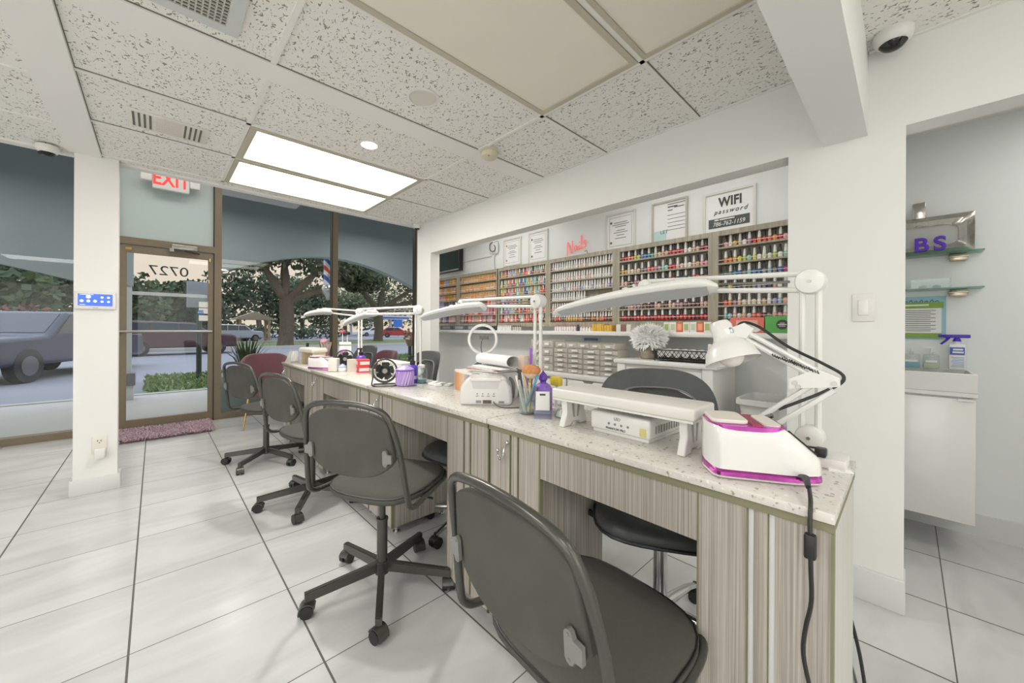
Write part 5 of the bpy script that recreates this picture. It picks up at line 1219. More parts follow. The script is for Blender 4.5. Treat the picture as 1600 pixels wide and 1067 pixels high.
t = thing('display_stand', 'clear tilted display with white swirl tips at the far desk end', 'display', (1.03, 4.33, CT), .3)
MB().prism([(-.05, 0), (.05, 0), (.02, .12), (.01, .12)], -.05, .05, 'xz').obj('acrylic_panel', ACRYL, t); m = MB()
for k in range(6): a = k; m.tube(cat_rom([(-.03 + .012 * k, -.052, .02), (-.035 + .012 * k, -.055, .07), (-.02 + .01 * k, -.05, .12)], 4), .004, 6)
m.obj('swirl_tip', PAPER, t)
t = thing('phone_card', 'small white card leaning on the dark bottle at the far desk', 'card', (1.105, 4.22, CT), math.radians(50)); MB().prism([(0, 0), (.003, 0), (.035, .10), (.032, .10)], -.03, .03, 'xz').obj('card', PAPER, t)
# ---------------------------------------------------------------- polish racks on the aisle wall
XR = 2.91
ROWZ = [1.774, 1.662, 1.564, 1.470, 1.364, 1.270]
SECT = [(.30, .918), (.986, 1.693), (1.761, 2.466), (2.534, 3.240), (3.295, 4.018), (4.089, 4.70)]
RNAME = ['rack beside the pillar', 'rack under the framed notices', 'rack under the neon word', 'rack of bright bottles', 'rack of peach bottles', 'rack below the dark screen']
for i, (a, b) in enumerate(SECT):
    t = thing('polish_rack', 'grey wood polish ' + ['rack beside the pillar, below the wifi sign', 'rack below the two framed notices', 'rack of white bottles below the neon word', 'rack of bright coloured bottles below two certificates', 'rack of peach capped bottles left of the certificates', 'rack at the far end below the dark screen'][i], 'polish rack', (2.998, (a + b) / 2, 1.215), group='nail polish racks along the aisle wall')
    h = (b - a) / 2; x0 = XR - 2.998
    MB().box(-.012, 0, -h, h, 0, .675).obj('back_panel', WOOD2, t)
    MB().box(x0, -.012, -h - .034, -h, 0, .675).obj('side_panel', WOOD2, t); MB().box(x0, -.012, h, h + .034, 0, .675).obj('side_panel', WOOD2, t)
    MB().box(x0 - .002, -.012, -h, h, .640, .675).obj('top_board', WOOD2, t); MB().box(x0 - .002, -.012, -h, h, 0, .043).obj('base_board', WOOD2, t)
    for z in ROWZ[:5]: MB().box(x0, -.012, -h, h, z - 1.215 - .012, z - 1.215).obj('shelf', WOOD2, t)
    for z in ROWZ: MB().cyl((x0 + .004, -h, z - 1.215 + .020), (x0 + .004, h, z - 1.215 + .020), .0022, n=6).obj('guard_rail', mat('clear_rail', (226, 224, 214), .2), t)
# bottles
PC = dict(pink=(226, 150, 160), blush=(232, 190, 186), gold=(206, 164, 70), beige=(210, 186, 150), white=(232, 230, 226), mauve=(176, 130, 150), red=(196, 44, 50), coral=(226, 104, 84), crimson=(150, 32, 44), orange=(226, 128, 52), yellow=(222, 206, 74), lime=(180, 194, 84), mint=(150, 204, 186), cream=(228, 218, 186), teal=(60, 142, 150), blue=(62, 112, 178), navy=(46, 56, 96), grey=(120, 124, 128), green=(62, 104, 84), magenta=(178, 56, 128), brown=(112, 82, 66), nude=(214, 172, 150), lilac=(176, 170, 212), sky=(150, 196, 220), peach=(228, 176, 146), wine=(96, 40, 54), black=(48, 46, 48))
def cm(c): return mat('polish_' + c, PC[c], .18, var=.06, coat=.7)
CAPB = mat('cap_black', (40, 40, 40), .3, coat=.3); CAPW = mat('cap_white', (230, 229, 225), .35)
CACHE = {}
def lac_mesh(kind, c):
    k = (kind, c)
    if k not in CACHE:
        if kind == 'black':   # round lacquer bottle
            b = MB().lathe([(.0128, 0), (.0142, .003), (.0142, .026), (.0115, .034), (.0062, .037), (.0062, .040)], 14).mesh('polish_bottle', cm(c))
            p = MB().lathe([(.0085, .0375), (.0088, .042), (.0078, .070), (.0062, .083), (.004, .0855), (0, .086)], 12).mesh('cap', CAPB)
        elif kind == 'white':    # opaque gel bottle
            b = MB().lathe([(.0118, 0), (.0125, .003), (.0125, .030), (.010, .036), (.0065, .038)], 14).mesh('polish_bottle', cm(c))
            p = MB().lathe([(.0098, .037), (.0098, .042), (.0078, .072), (.0055, .083), (0, .084)], 12).mesh('cap', CAPW)
        CACHE[k] = (b, p)
    return CACHE[k]
ROWS5 = ['pink white gold beige white mauve red orange red coral orange red pink'.split(), 'orange orange gold yellow lime mint yellow white cream white lime white mint'.split(), 'green grey teal blue grey mint blue blue grey sky grey blue magenta'.split(),
         'navy yellow navy navy grey brown grey lilac grey navy nude white grey'.split(), 'coral orange mauve nude cream white cream white beige white lilac sky peach'.split(), 'mint sky peach white peach white coral coral brown grey peach pink nude'.split()]
rnd = random.Random(12)
ROWS4 = [['red', 'coral', 'lime', 'blue', 'teal', 'beige', 'nude', 'red', 'red', 'white', 'nude', 'crimson'], ['gold', 'cream', 'beige', 'grey', 'coral', 'mauve', 'mint', 'red', 'blush', 'white', 'nude', 'pink'], ['blush', 'wine', 'mauve', 'crimson', 'magenta', 'wine', 'navy', 'red', 'navy', 'green', 'coral', 'brown'],
         ['gold', 'cream', 'beige', 'gold', 'cream'], ['brown', 'nude', 'mauve', 'brown', 'wine', 'nude'], ['red', 'crimson', 'red', 'red', 'crimson', 'red']]
ORD = 'first second third fourth fifth sixth seventh eighth ninth tenth eleventh twelfth thirteenth fourteenth fifteenth sixteenth seventeenth eighteenth nineteenth twentieth twenty-first twenty-second twenty-third twenty-fourth twenty-fifth twenty-sixth'.split()
RORD = ['top', 'second', 'third', 'fourth', 'fifth', 'bottom']
bott = []
P = .0287
for r in range(6):
    for i in range(13): bott.append((0, r, i, .533 + i * P, ROWS5[r][12 - i], 'white' if (i + (r % 2)) % 2 else 'black'))
    for i in range(24):
        c = ROWS4[r][(23 - i) // 2 % len(ROWS4[r])]; bott.append((1, r, i, 1.006 + i * .02915, c, 'white' if i % 2 else 'black'))
    for i in range(24):
        if r == 3 and i < 10: continue
        c = rnd.choice(['white', 'white', 'blush', 'white', 'lilac' if r == 2 else 'white', 'blush' if r == 1 else 'white'] if r < 4 else (['white', 'white', 'grey', 'blush'] if r == 4 else ['red', 'orange', 'gold', 'coral', 'brown', 'crimson']))
        bott.append((2, r, i, 1.781 + i * .02905, c, 'white'))
    for i in range(24): bott.append((3, r, i, 2.554 + i * .02905, rnd.choice('red coral orange gold yellow lime mint teal blue navy magenta pink white lilac sky nude green'.split()) if r < 5 else rnd.choice('red crimson coral green peach white'.split()), 'white'))
    for i in range(24): bott.append((4, r, i, 3.315 + i * .0297, rnd.choice('peach peach nude orange gold beige'.split() if r < 3 else 'coral peach lilac grey red blush'.split()), 'white'))
    for i in range(20): bott.append((5, r, i, 4.11 + i * .029, rnd.choice('gold peach gold orange lilac'.split() if r < 3 else 'grey lilac grey blush'.split()), 'white'))
bott.sort(key=lambda q: (q[3] + .02 * q[1] / 6))
for s, r, i, y, c, cap in bott[:300]:
    b, p = lac_mesh(cap, c)
    o = D.objects.new('polish_bottle', b); COL.objects.link(o); o.location = (2.937 + .004 * math.sin(i * 2.3 + r), y, ROWZ[r]); o.rotation_euler = (0, 0, i * 1.3)
    q = D.objects.new('cap', p); COL.objects.link(q); q.parent = o
    tag(o, '%s polish, %s cap, %s from the pillar end, %s shelf, %s' % (c, cap, ORD[i], RORD[r], RNAME[s]), 'nail polish', 'nail polish bottles on the racks')
names = sorted(set(q[4] for q in bott[300:])); m = MB()
for s, r, i, y, c, cap in bott[300:]:
    o = (2.937, y, ROWZ[r]); k = names.index(c)
    capm = len(names) if (s == 2 or (s == 3 and i % 2)) else (len(names) + 1 if s == 4 and r < 3 else k)
    m.lathe([(.0122, 0), (.0125, .030), (.0065, .038)], 8, o, k); m.lathe([(.0095, .037), (.0078, .072), (.0055, .083), (0, .084)], 8, o, capm)
tag(m.obj('polish_bottles', [cm(n_) for n_ in names] + [CAPW, mat('cap_peach', (226, 184, 130), .4)]), 'rows of small white, peach and bright polish bottles on the farther racks', 'nail polish', 'nail polish bottles on the racks', kind='stuff')

# white ledge below the racks and what stands on it
lg = MB().box(2.74, 3.0, .2, 4.78, 1.138, 1.173, bev=.002).obj('wall_ledge', GLOSS); tag(lg, 'long white ledge under the polish racks', 'shelf')
LZ = 1.173
def ledge_bottle(y, c, capc, label, grp, h=.05, r=.013):
    o = MB().lathe([(r * .95, 0), (r, .002), (r, h * .62), (r * .6, h * .7)], 12).obj('gel_bottle', mat('gel_%d_%d_%d' % c, c, .35), loc=(2.80, y, LZ)); MB().lathe([(r * .72, h * .68), (r * .62, h * .97), (0, h)], 10).obj('cap', mat('gel_%d_%d_%d' % capc, capc, .4), o)
    return tag(o, label, 'bottle', grp)
for i in range(9): ledge_bottle(2.075 + i * .0285, (226, 222, 220), (180, 120, 146), 'white bottle with mauve cap on the ledge, %s of nine from the yellow boxes' % ORD[i], 'mauve capped bottles on the ledge', .06)
for i in range(5): ledge_bottle(1.885 + i * .030, (232, 230, 226), (232, 200, 196), 'short white pot on the ledge, %s of five from the yellow boxes' % ORD[i], 'short white pots on the ledge', .042, .0135)
ledge_bottle(2.045, (70, 72, 74), (60, 60, 62), 'single dark bottle between white pots and mauve capped bottles', None, .06)
for i in range(8): ledge_bottle(2.93 + i * .028, (224, 224, 222), (210, 208, 206), 'white bottle on the ledge near the lamp pole, %s of eight' % ORD[i], 'white bottles on the ledge', .055)
for i in range(6): ledge_bottle(3.165 + i * .03, (46, 46, 48), (52, 52, 54), 'black bottle on the ledge, %s of six from the white bottles' % ORD[i], 'black bottles on the ledge', .05)
for i in range(4): ledge_bottle(2.78 + i * .034, (200, 196, 190), (90, 88, 90), 'clear bottle with dark cap on the ledge, %s of four from the lamp pole' % ORD[i], 'dark capped clear bottles on the ledge', .055)
def ledge_box(y0, y1, h, c, label, grp=None, name='small_carton', x0=2.77, x1=2.86, pr=None):
    o = MB().box(x0 - 2.815, x1 - 2.815, -(y1 - y0) / 2, (y1 - y0) / 2, 0, h, bev=.001).obj(name, mat('box_%d_%d_%d' % c, c, .55), loc=(2.815, (y0 + y1) / 2, LZ))
    if pr: MB().box(x0 - 2.8162, x0 - 2.8148, -(y1 - y0) * .32, (y1 - y0) * .32, h * .2, h * .82).obj('printed_front', mat('box_%d_%d_%d' % pr, pr, .5), o)
    return tag(o, label, 'carton', grp)
for i in range(8): ledge_box(1.682 + i * .0245, 1.682 + i * .0245 + .022, .062 if i > 2 else .052, (214, 180, 70) if i % 3 else (206, 160, 60), 'yellow carton on the ledge, %s of eight from the feather vase' % ORD[i], 'yellow cartons on the ledge')
for i in range(3): ledge_box(1.51 + i * .045, 1.51 + i * .045 + .04, .058, (216, 214, 208) if i != 1 else (140, 96, 94), ('white', 'dull red', 'white')[i] + ' small carton on the ledge, %s of three behind the feathers' % ORD[i], 'small cartons behind the feathers')
for i in range(7):
    y = .918 + i * .047; k = i % 3
    ledge_box(y, y + .045, .072, ((226, 226, 218), (222, 110, 72), (232, 232, 228))[k], ('cream carton with green print', 'orange striped carton', 'white carton with sage print')[k] + ' on the ledge, %s of seven from the white lampshade' % ORD[i], 'patterned cartons on the ledge', pr=((170, 184, 110), (240, 170, 130), (196, 206, 170))[k])
b = ledge_box(.612, .80, .098, (222, 116, 98), 'coral flat pack standing on the ledge behind the lampshade', name='flat_pack', pr=(236, 176, 160)); b['category'] = 'pack'
MB().prism([(.028 * math.cos(a) - .05, .03 + .024 * math.sin(a)) for a in [2 * PI * i / 20 for i in range(20)]], -.0475, -.0455, 'yz').obj('badge', PAPER, b)
b = ledge_box(.43, .606, .104, (92, 172, 84), 'green flat pack with a dark oval badge standing on the ledge by the pillar', name='flat_pack'); b['category'] = 'pack'
MB().prism([(.03 * math.cos(a) + .0, .052 + .030 * math.sin(a)) for a in [2 * PI * i / 24 for i in range(24)]], -.0475, -.0452, 'yz').obj('badge', INK, b)
MB().box(-.0482, -.0474, -.022, .022, .050, .0545).box(-.0482, -.0474, -.016, .016, .041, .0445).box(-.0482, -.0474, -.012, .012, .059, .0625).obj('badge_script', PAPER, b)
for i in range(3): ledge_box(3.42 + i * .28, 3.42 + i * .28 + .265, .055, (88, 92, 96), 'dark grey tray box on the ledge, %s from the black bottles' % ORD[i], 'dark tray boxes on the ledge', name='tray_box', pr=(150, 152, 154))

# framed papers, wifi sign, neon word, screen
FRW = mat('frame_white', (214, 212, 204), .4); FRG = mat('frame_grey_wood', (186, 180, 164), .5, var=.1)
def frame(label, y0, y1, z0, z1, fm, paint, cat='framed paper', fw=.014, name='framed_certificate'):
    t = thing(name, label, cat, (2.999, (y0 + y1) / 2, (z0 + z1) / 2)); a, b = (y1 - y0) / 2, (z1 - z0) / 2
    MB().box(-.018, 0, -a, a, -b, -b + fw).box(-.018, 0, -a, a, b - fw, b).box(-.018, 0, -a, -a + fw, -b + fw, b - fw).box(-.018, 0, a - fw, a, -b + fw, b - fw).obj('frame', fm, t)
    MB().box(-.008, 0, -a + fw, a - fw, -b + fw, b - fw).obj('sheet', PAPER, t); paint(t, a - fw, b - fw); return t
def lines(t, rows, m, x=-.0095):
    mb = MB()
    for ya, yb, z, h in rows: mb.box(x, x + .0018, -yb, -ya, z - h / 2, z + h / 2)
    mb.obj('printed_lines', m, t)
def cert(seal):
    def f(t, a, b):
        w = a * .82; lines(t, [(-w, w, b * .84, .002), (-w, w, -b * .84, .002)] + [(-w * k, w * k, z * b, .006) for k, z in ((.6, .52), (.75, .40), (.5, .28), (.4, .06), (.62, -.06), (.35, -.22), (.5, -.40))], GREYINK)
        mb = MB(); mb.box(-.0095, -.0077, w - .0015, w, -b * .84, b * .84).box(-.0095, -.0077, -w, -w + .0015, -b * .84, b * .84); mb.obj('border', GREYINK, t)
        m2 = MB()
        for z in (.56, -.62): m2.cyl((-.0098, w * .86, z * b), (-.0078, w * .86, z * b), .011, n=14)
        m2.obj('seal', mat('seal_%d_%d_%d' % seal, seal, .6), t)
    return f
frame('white framed certificate with a rust seal, left of its neighbour above the bright rack', 2.965, 3.254, 1.915, 2.23, FRW, cert((176, 120, 100)))
frame('white framed certificate with dark seal between rust-sealed one and neon word', 2.571, 2.849, 1.905, 2.24, FRW, cert((96, 98, 104)))
frame('silver framed certificate reflecting a light, right of the neon word', 1.589, 1.878, 1.893, 2.222, FRW, cert((110, 112, 110)))
def letter(t, a, b):
    lines(t, [(-a * .1, a * .95, b * .88, .005), (-a * .1, a * .5, b * .74, .008), (a * .3, a * .9, b * .68, .006), (-a * .1, a * .2, b * .56, .006)] + [(-a * .1, a * .95, b * z, .003) for z in (.3, .1, -.1, -.3, -.48)], INK)
    MB().box(-.0096, -.0078, a * .2, a * .98, -b * .98, -b * .45).obj('teal_slip', mat('slip_teal', (186, 214, 212), .6), t)
    text('lettering', 'LET', .04, mat('slip_ink', (60, 120, 124), .6), t, (-.0102, a * .32, -b * .55), FACE_CUST)
frame('grey framed letter with a teal slip, left of the wifi sign', 1.161, 1.444, 1.893, 2.222, FRG, letter, name='framed_letter')
def wifi(t, a, b):
    MB().box(-.0098, -.0078, -a * .86, a * .86, -b * .82, -b * .32).obj('chalk_panel', mat('chalk_grey', (84, 90, 90), .8), t)
    text('lettering', 'WIFI', .092, INK, t, (-.0102, -.01, b * .50), FACE_CUST, sx_=.78, spacing=1.05, bold=.0028)
    text('lettering', 'password', .046, INK, t, (-.0102, -.01, b * .02), FACE_CUST, shear=.35, spacing=1.35, sx_=.9)
    text('lettering', '786-762-1159', .043, PAPER, t, (-.0108, .0, -b * .64), FACE_CUST, shear=.2, sx_=.85)
    lines(t, [(-a * .6, -a * .42, -b * .40, .010), (-a * .38, a * .25, -b * .40, .008)], PAPER, -.0108)
frame('framed wifi password sign with a dark chalk strip above the nearest rack', .709, 1.047, 1.893, 2.195, FRW, wifi, 'sign', .016, 'wifi_sign')
neon = [[(0, -.02), (.005, .10), (.012, .115), (.03, .06), (.05, 0), (.062, .02), (.072, .12)], [(.125, .05), (.105, .055), (.095, .025), (.11, .01), (.13, .045), (.132, .012), (.145, .02)], [(.155, .05), (.158, .012), (.168, .02)], [(.18, .02), (.192, .125), (.182, .13), (.184, .012), (.2, .02)], [(.245, .07), (.225, .08), (.222, .06), (.24, .04), (.235, .012), (.215, .02)]]
t = thing('neon_word', 'pink neon script reading Nails on the wall above the racks', 'neon sign', (2.985, 2.315, 1.935)); m = MB()
for s in neon: m.tube(cat_rom([(0, -x * .92, z * .95 + x * .12) for x, z in s], 6), .0048, 8)
m.sph((0, -.146, .095), .006); m.obj('neon_tube', mat('neon_pink', (226, 120, 116), .4, emit=.25, ec=(236, 110, 110)), t)
MB().tube(cat_rom([(.008, -.20, -.0), (.01, -.225, .005), (.008, -.235, -.03)], 4), .0025, 6).obj('lead_wire', GREYINK, t)
t = thing('wall_screen', 'dark flat screen on the wall at the far end of the racks', 'screen', (2.94, 4.42, 2.15)); MB().box(-.02, .05, -.37, .37, -.185, .20, bev=.006).obj('bezel', BLACK, t)
MB().box(-.022, -.0195, -.355, .355, -.16, .19).obj('screen', mat('screen_dark', (34, 48, 42), .15, coat=.4), t); MB().box(-.028, -.0195, -.365, .365, -.183, -.166).obj('lower_trim', STEEL, t)
t = thing('cable_outlet', 'white wall plate with a loop of black cable beside the dark screen', 'wall plate', (2.999, 3.42, 2.17)); MB().box(-.01, 0, -.06, .06, -.075, .075, bev=.003).obj('cover_plate', PLAST, t)
MB().tube(cat_rom([(-.014, .03, .07), (-.03, .06, .04), (-.03, .05, -.03), (-.02, -.01, -.045), (-.015, -.02, 0), (-.015, 0, .03)], 6), .005, 8).obj('cable', BLACK, t)
MB().tube(cat_rom([(-.012, .0, .065), (-.012, -.07, .06), (-.012, -.08, -.06), (-.008, -.02, -.09), (-.006, .0, -.14), (-.006, -.01, -.26)], 6), .003, 6).obj('thin_cable', GREYINK, t)
tag(MB().box(2.985, 3.0, 3.47, 4.05, 2.075, 2.085).box(2.985, 3.0, 3.50, 3.51, 2.085, 2.3).obj('cable_cover', PLAST), 'thin white cable cover running from the screen to the wall plate', 'cable cover')

# white drawer cabinets with acrylic drawers, dresser, feather vase
t = thing('drawer_cabinet', 'low white drawer cabinet with cut-out grips under the acrylic drawers', 'cabinet', (2.72, 1.90, 0)); MB().box(-.25, .25, -.42, .42, .02, .79).obj('carcass', GLOSS, t); MB().box(-.275, .25, -.44, .44, .79, .828, bev=.004).obj('top_board', GLOSS, t)
for s in (-1, 1):
    for k in range(5):
        z1 = .782 - k * .152; d = MB().box(-.268, -.25, s * .208 - .2, s * .208 + .2, z1 - .148, z1, bev=.002).obj('drawer', GLOSS, t)
        MB().prism([(s * .208 - .05, z1 + .0005), (s * .208 + .05, z1 + .0005), (s * .208 + .035, z1 - .014), (s * .208 - .035, z1 - .014)], -.2688, -.266, 'yz').obj('grip_cutout', mat('grip_grey', (128, 124, 114), .7), d)
MB().box(-.22, .22, -.4, .4, 0, .02).obj('plinth', GLOSS, t)
BITS = [mat('bits_%d' % i, c, .5, var=.3, scale=60) for i, c in enumerate(((222, 212, 190), (204, 194, 174), (234, 229, 218), (176, 170, 162), (234, 212, 190), (198, 192, 198)))]
rnd = random.Random(31)
def acrylic(label, y0, y1, rows, cols, h, z0, x0=2.49, dep=.16, split=True):
    t = thing('acrylic_drawers', label, 'acrylic drawers', (x0, (y0 + y1) / 2, z0), group='clear acrylic drawer units on the white cabinet'); w = (y1 - y0); rh = h / rows; cw = w / cols
    m = MB()
    for r in range(rows + 1): m.box(0, dep, -w / 2, w / 2, r * rh - .0015 + .0015 * (r == 0), r * rh + .0015)
    for c in range(cols + 1): m.box(0, dep, -w / 2 + c * cw - .0015, -w / 2 + c * cw + .0015, 0, h)
    m.box(dep, dep + .003, -w / 2, w / 2, 0, h); m.obj('frame', ACRYL, t)
    for r in range(rows):
        for c in range(cols):
            ya = -w / 2 + c * cw + .004; yb = ya + cw - .008; za = r * rh + .003; zb = za + rh - .007
            d = MB().box(-.002, .001, ya, yb, za, zb).obj('drawer', ACRYL, t)
            MB().box(-.014, -.002, (ya + yb) / 2 - cw * .19, (ya + yb) / 2 + cw * .19, za + (zb - za) * .3, za + (zb - za) * .68, bev=.002).obj('drawer_pull', mat('pull_white', (232, 230, 224), .3), d)
            if rnd.random() < .85:
                q = MB()
                for k in range(5):
                    yy = rnd.uniform(ya + .01, yb - .03); ww = rnd.uniform(.02, .05); q.box(.012 + rnd.random() * .03, .07 + rnd.random() * .06, yy, min(yb - .003, yy + ww), za + .003, za + (zb - za) * rnd.uniform(.35, .8), rnd.randrange(2))
                q.obj('contents', [rnd.choice(BITS), rnd.choice(BITS)], d)
    return t
acrylic('clear acrylic drawers under the printed label, nearest the feather vase', 1.455, 1.765, 5, 2, .205, .829)
acrylic('clear acrylic drawers in the middle of the white cabinet', 1.770, 2.065, 5, 2, .205, .829)
acrylic('tall clear acrylic drawer tower beside the lamp poles', 2.075, 2.33, 4, 2, .265, .829)
acrylic('low clear acrylic tray row lying on top of the drawer units', 1.48, 2.05, 1, 5, .045, 1.036)
t = thing('printed_label', 'small white label with blue capitals taped above the acrylic drawers', 'label', (2.999, 2.03, 1.095)); MB().box(-.003, 0, -.10, .10, -.024, .024).obj('card', mat('label_paper', (206, 214, 226), .7), t)
m = MB()
for k in range(9): m.box(-.0042, -.003, .075 - k * .017 - .006, .075 - k * .017 + .006, -.012, .012)
m.obj('printed_capitals', mat('label_ink', (92, 104, 150), .7), t)

t = thing('dresser', 'white dresser with a moulded top under the feather vase', 'dresser', (2.68, 1.12, 0)); MB().box(-.21, .22, -.315, .315, .05, .948).obj('carcass', PLAST, t); MB().box(-.245, .235, -.345, .345, .948, .978, bev=.008).obj('top_board', PLAST, t)
for s in (-1, 1): MB().box(-.232, -.20, s * .29 - .03, s * .29 + .03, 0, .948, bev=.003).obj('post', PLAST, t)
for k in range(4):
    z1 = .925 - k * .215; d = MB().box(-.222, -.205, -.255, .255, z1 - .20, z1 if k else z1 - .0, bev=.004).obj('drawer', PLAST, t)
    m = MB()
    for y in (-.12, .12): m.sph((-.236, y, z1 - .13), .013)
    m.obj('knob', PLAST, d)
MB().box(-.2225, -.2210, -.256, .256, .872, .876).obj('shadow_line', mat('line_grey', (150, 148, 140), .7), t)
t = thing('feather_vase', 'silver patterned vase overflowing with white feathers on the dresser', 'vase', (2.62, 1.285, .978))
MB().lathe([(.05, 0), (.058, .006), (.072, .06), (.082, .11), (.078, .112), (.066, .06), (.05, .012), (0, .012)], 28).obj('vase', mat('mercury_glass', (176, 166, 150), .2, .7, var=.5, scale=45), t)
m = MB(); rnd = random.Random(8)
for i in range(1500):
    d = Vector((rnd.gauss(0, 1), rnd.gauss(0, 1), rnd.gauss(.35, .8))).normalized(); p = Vector((0, 0, .15)) + Vector((d.x * .085, d.y * .085, d.z * .065)); L_ = rnd.uniform(.03, .065); d2 = (d + Vector((rnd.gauss(0, .5), rnd.gauss(0, .5), rnd.gauss(0, .4)))).normalized(); q = d2.orthogonal().normalized() * .005
    m.add([p, p + d2 * L_ * .6 + q, p + d2 * L_, p + d2 * L_ * .6 - q], [(0, 1, 2, 3)])
for i in range(14):
    a = i * .9; m.sph((.05 * math.cos(a), .05 * math.sin(a), .12 + .02 * (i % 3)), .035, n=10, k=7)
for i in range(60):
    a = rnd.uniform(0, 2 * PI); p = Vector((.072 * math.cos(a), .072 * math.sin(a), .12)); e2 = p + Vector((.025 * math.cos(a), .025 * math.sin(a), -rnd.uniform(.03, .06))); q = Vector((-math.sin(a), math.cos(a), 0)) * .006
    m.add([p - q, p + q, e2 + q * .5, e2 - q * .5], [(0, 1, 2, 3)])
m.obj('feathers', mat('feather_white', (252, 251, 248), .9, var=.04), t, flat=True)
t = thing('lattice_basket', 'black lattice basket of white rolled towels on the dresser', 'basket', (2.58, 1.01, .978)); m = MB(); hx, hy, hz = .085, .17, .075
for y0, y1, x in ((-hy, hy, -hx), (-hy, hy, hx)):
    for k in range(-2, 14):
        for s in (1, -1):
            a = y0 + k * .028; p0, p1 = (x, a, .012), (x, a + s * .05, hz)
            if y0 <= p0[1] <= y1 and y0 <= p1[1] <= y1: m.tube([p0, p1], .0017, 5)
for y in (-hy, hy):
    for k in range(-1, 7):
        for s in (1, -1):
            a = -hx + k * .028; p0, p1 = (a, y, .012), (a + s * .06, y, hz)
            if -hx <= p0[0] <= hx and -hx <= p1[0] <= hx: m.tube([p0, p1], .0024, 5)
for z in (.012, hz): m.tube([(-hx, -hy, z), (hx, -hy, z), (hx, hy, z), (-hx, hy, z)], .004, 6, True)
for x in (-hx, hx):
    for y in (-hy, hy): m.cyl((x, y, 0), (x, y, hz), .004, n=8)
m.obj('lattice', BLACK, t); MB().box(-hx, hx, -hy, hy, .010, .014).obj('tray', BLACK, t)
for i in range(6):
    o = MB().cyl((-.07, 0, .033), (.07, 0, .033), .026, n=14).obj('rolled_towel', PAPER, loc=(2.58, .875 + i * .054, .999)); tag(o, 'white rolled towel in the black basket, %s of six from the lampshade' % ORD[i], 'towel', 'rolled towels in the black basket')
tag(MB().box(2.55, 2.985, .845, .862, .35, 1.10).obj('divider_panel', GLOSS), 'upright white panel right of the dresser under the ledge', 'panel')
t = thing('storage_bin', 'open white plastic bin with a hand slot by the partition pillar', 'bin', (2.66, .58, .0)); z1 = .79; m = MB()
R = []
for w, d, z in ((.13, .15, .52), (.165, .20, z1 - .03), (.185, .225, z1 - .03), (.185, .225, z1), (.168, .205, z1), (.135, .155, .535)):
    R.append([(y_, x_, z) for x_, y_ in rrect(d * 1.0, w * 2, .04)])
loft(R).obj('tub', PLAST, t); MB().box(.142, .149, -.045, .045, z1 - .09, z1 - .05, bev=.002).obj('hand_slot', mat('slot_beige', (176, 174, 164), .7), t); MB().box(-.15, .15, -.16, .16, 0, .52).obj('stand_box', GLOSS, t)

# ---------------------------------------------------------------- wash corner beyond the doorway
t = thing('vanity', 'wall-hung white wash basin cabinet beyond the doorway', 'vanity', (3.5, -.02, 0)); MB().box(-.345, 0, -.225, .21, .17, .835).obj('carcass', GLOSS, t); MB().box(-.362, -.346, -.227, .21, .168, .828, bev=.002).obj('door', GLOSS, t)
MB().box(-.372, -.362, -.222, -.165, .818, .830).obj('door_pull', PLAST, t)
m = MB().box(-.37, .0, -.235, .21, .838, .862).box(-.37, -.35, -.235, .21, .862, .964).box(-.02, 0, -.235, .21, .862, .964).box(-.35, -.02, -.235, -.215, .862, .964).box(-.35, -.02, .19, .21, .862, .964); b_ = m.obj('basin', PLAST, t); md = b_.modifiers.new('b', 'BEVEL'); md.width = .004; md.segments = 2; md.limit_method = 'ANGLE'
for z, lab in ((1.652, 'upper glass shelf carrying the silver frame beyond the doorway'), (1.442, 'lower glass shelf carrying clear trays beyond the doorway')):
    t = thing('glass_shelf', lab, 'shelf', (3.5, -.045, z), group='glass shelves beyond the doorway'); MB().box(-.115, 0, -.25, .24, -.004, .004).obj('glass_plate', GREENGL, t)
    MB().box(-.06, 0, -.195, -.125, -.045, -.005, bev=.006).box(-.07, 0, -.20, -.12, -.028, -.016, bev=.004).obj('bracket', mat('nickel', (190, 178, 158), .25, .9, var=.1), t)
t = thing('silver_frame', 'hammered silver frame with a top tab leaning on the upper glass shelf', 'frame', (3.462, -.03, 1.657)); ou = [(-.235, 0), (.21, 0), (.21, .205), (.02, .235), (.012, .30), (-.042, .30), (-.048, .245), (-.235, .24)]
hole = rrect(.30, .12, .035, 6)
m = MB(); ring = 32
def outer_pt(a):
    c, s = math.cos(a), math.sin(a); return (-.012 + .2225 * max(-1, min(1, c * 1.6)), .115 + .115 * max(-1, min(1, s * 1.6)))
vs = []; fs = []; K = 48
for i in range(K):
    a = 2 * PI * i / K; oy, oz = outer_pt(a); c, s = math.cos(a), math.sin(a); n_ = 5; r_ = (abs(c) ** n_ + abs(s) ** n_) ** (-1 / n_); iy, iz = -.02 + .155 * c * r_, .112 + .062 * s * r_
    vs += [(-.012, oy, oz), (-.03, (oy + iy) / 2, (oz + iz) / 2), (-.012, iy, iz), (0, iy, iz), (0, oy, oz)]
for i in range(K):
    for j in range(5): fs.append((i * 5 + j, i * 5 + (j + 1) % 5, ((i + 1) % K) * 5 + (j + 1) % 5, ((i + 1) % K) * 5 + j))
m.add(vs, fs).box(-.02, 0, -.045, .012, .225, .325, bev=.005); m.obj('frame', SILVER, t); MB().box(-.006, -.002, -.18, .14, .045, .18).obj('backing', mat('frame_backing', (176, 178, 172), .5), t)
RH = mat('purple_rhinestone', (92, 48, 184), .2, .3, var=.6, scale=240, bump=.8)
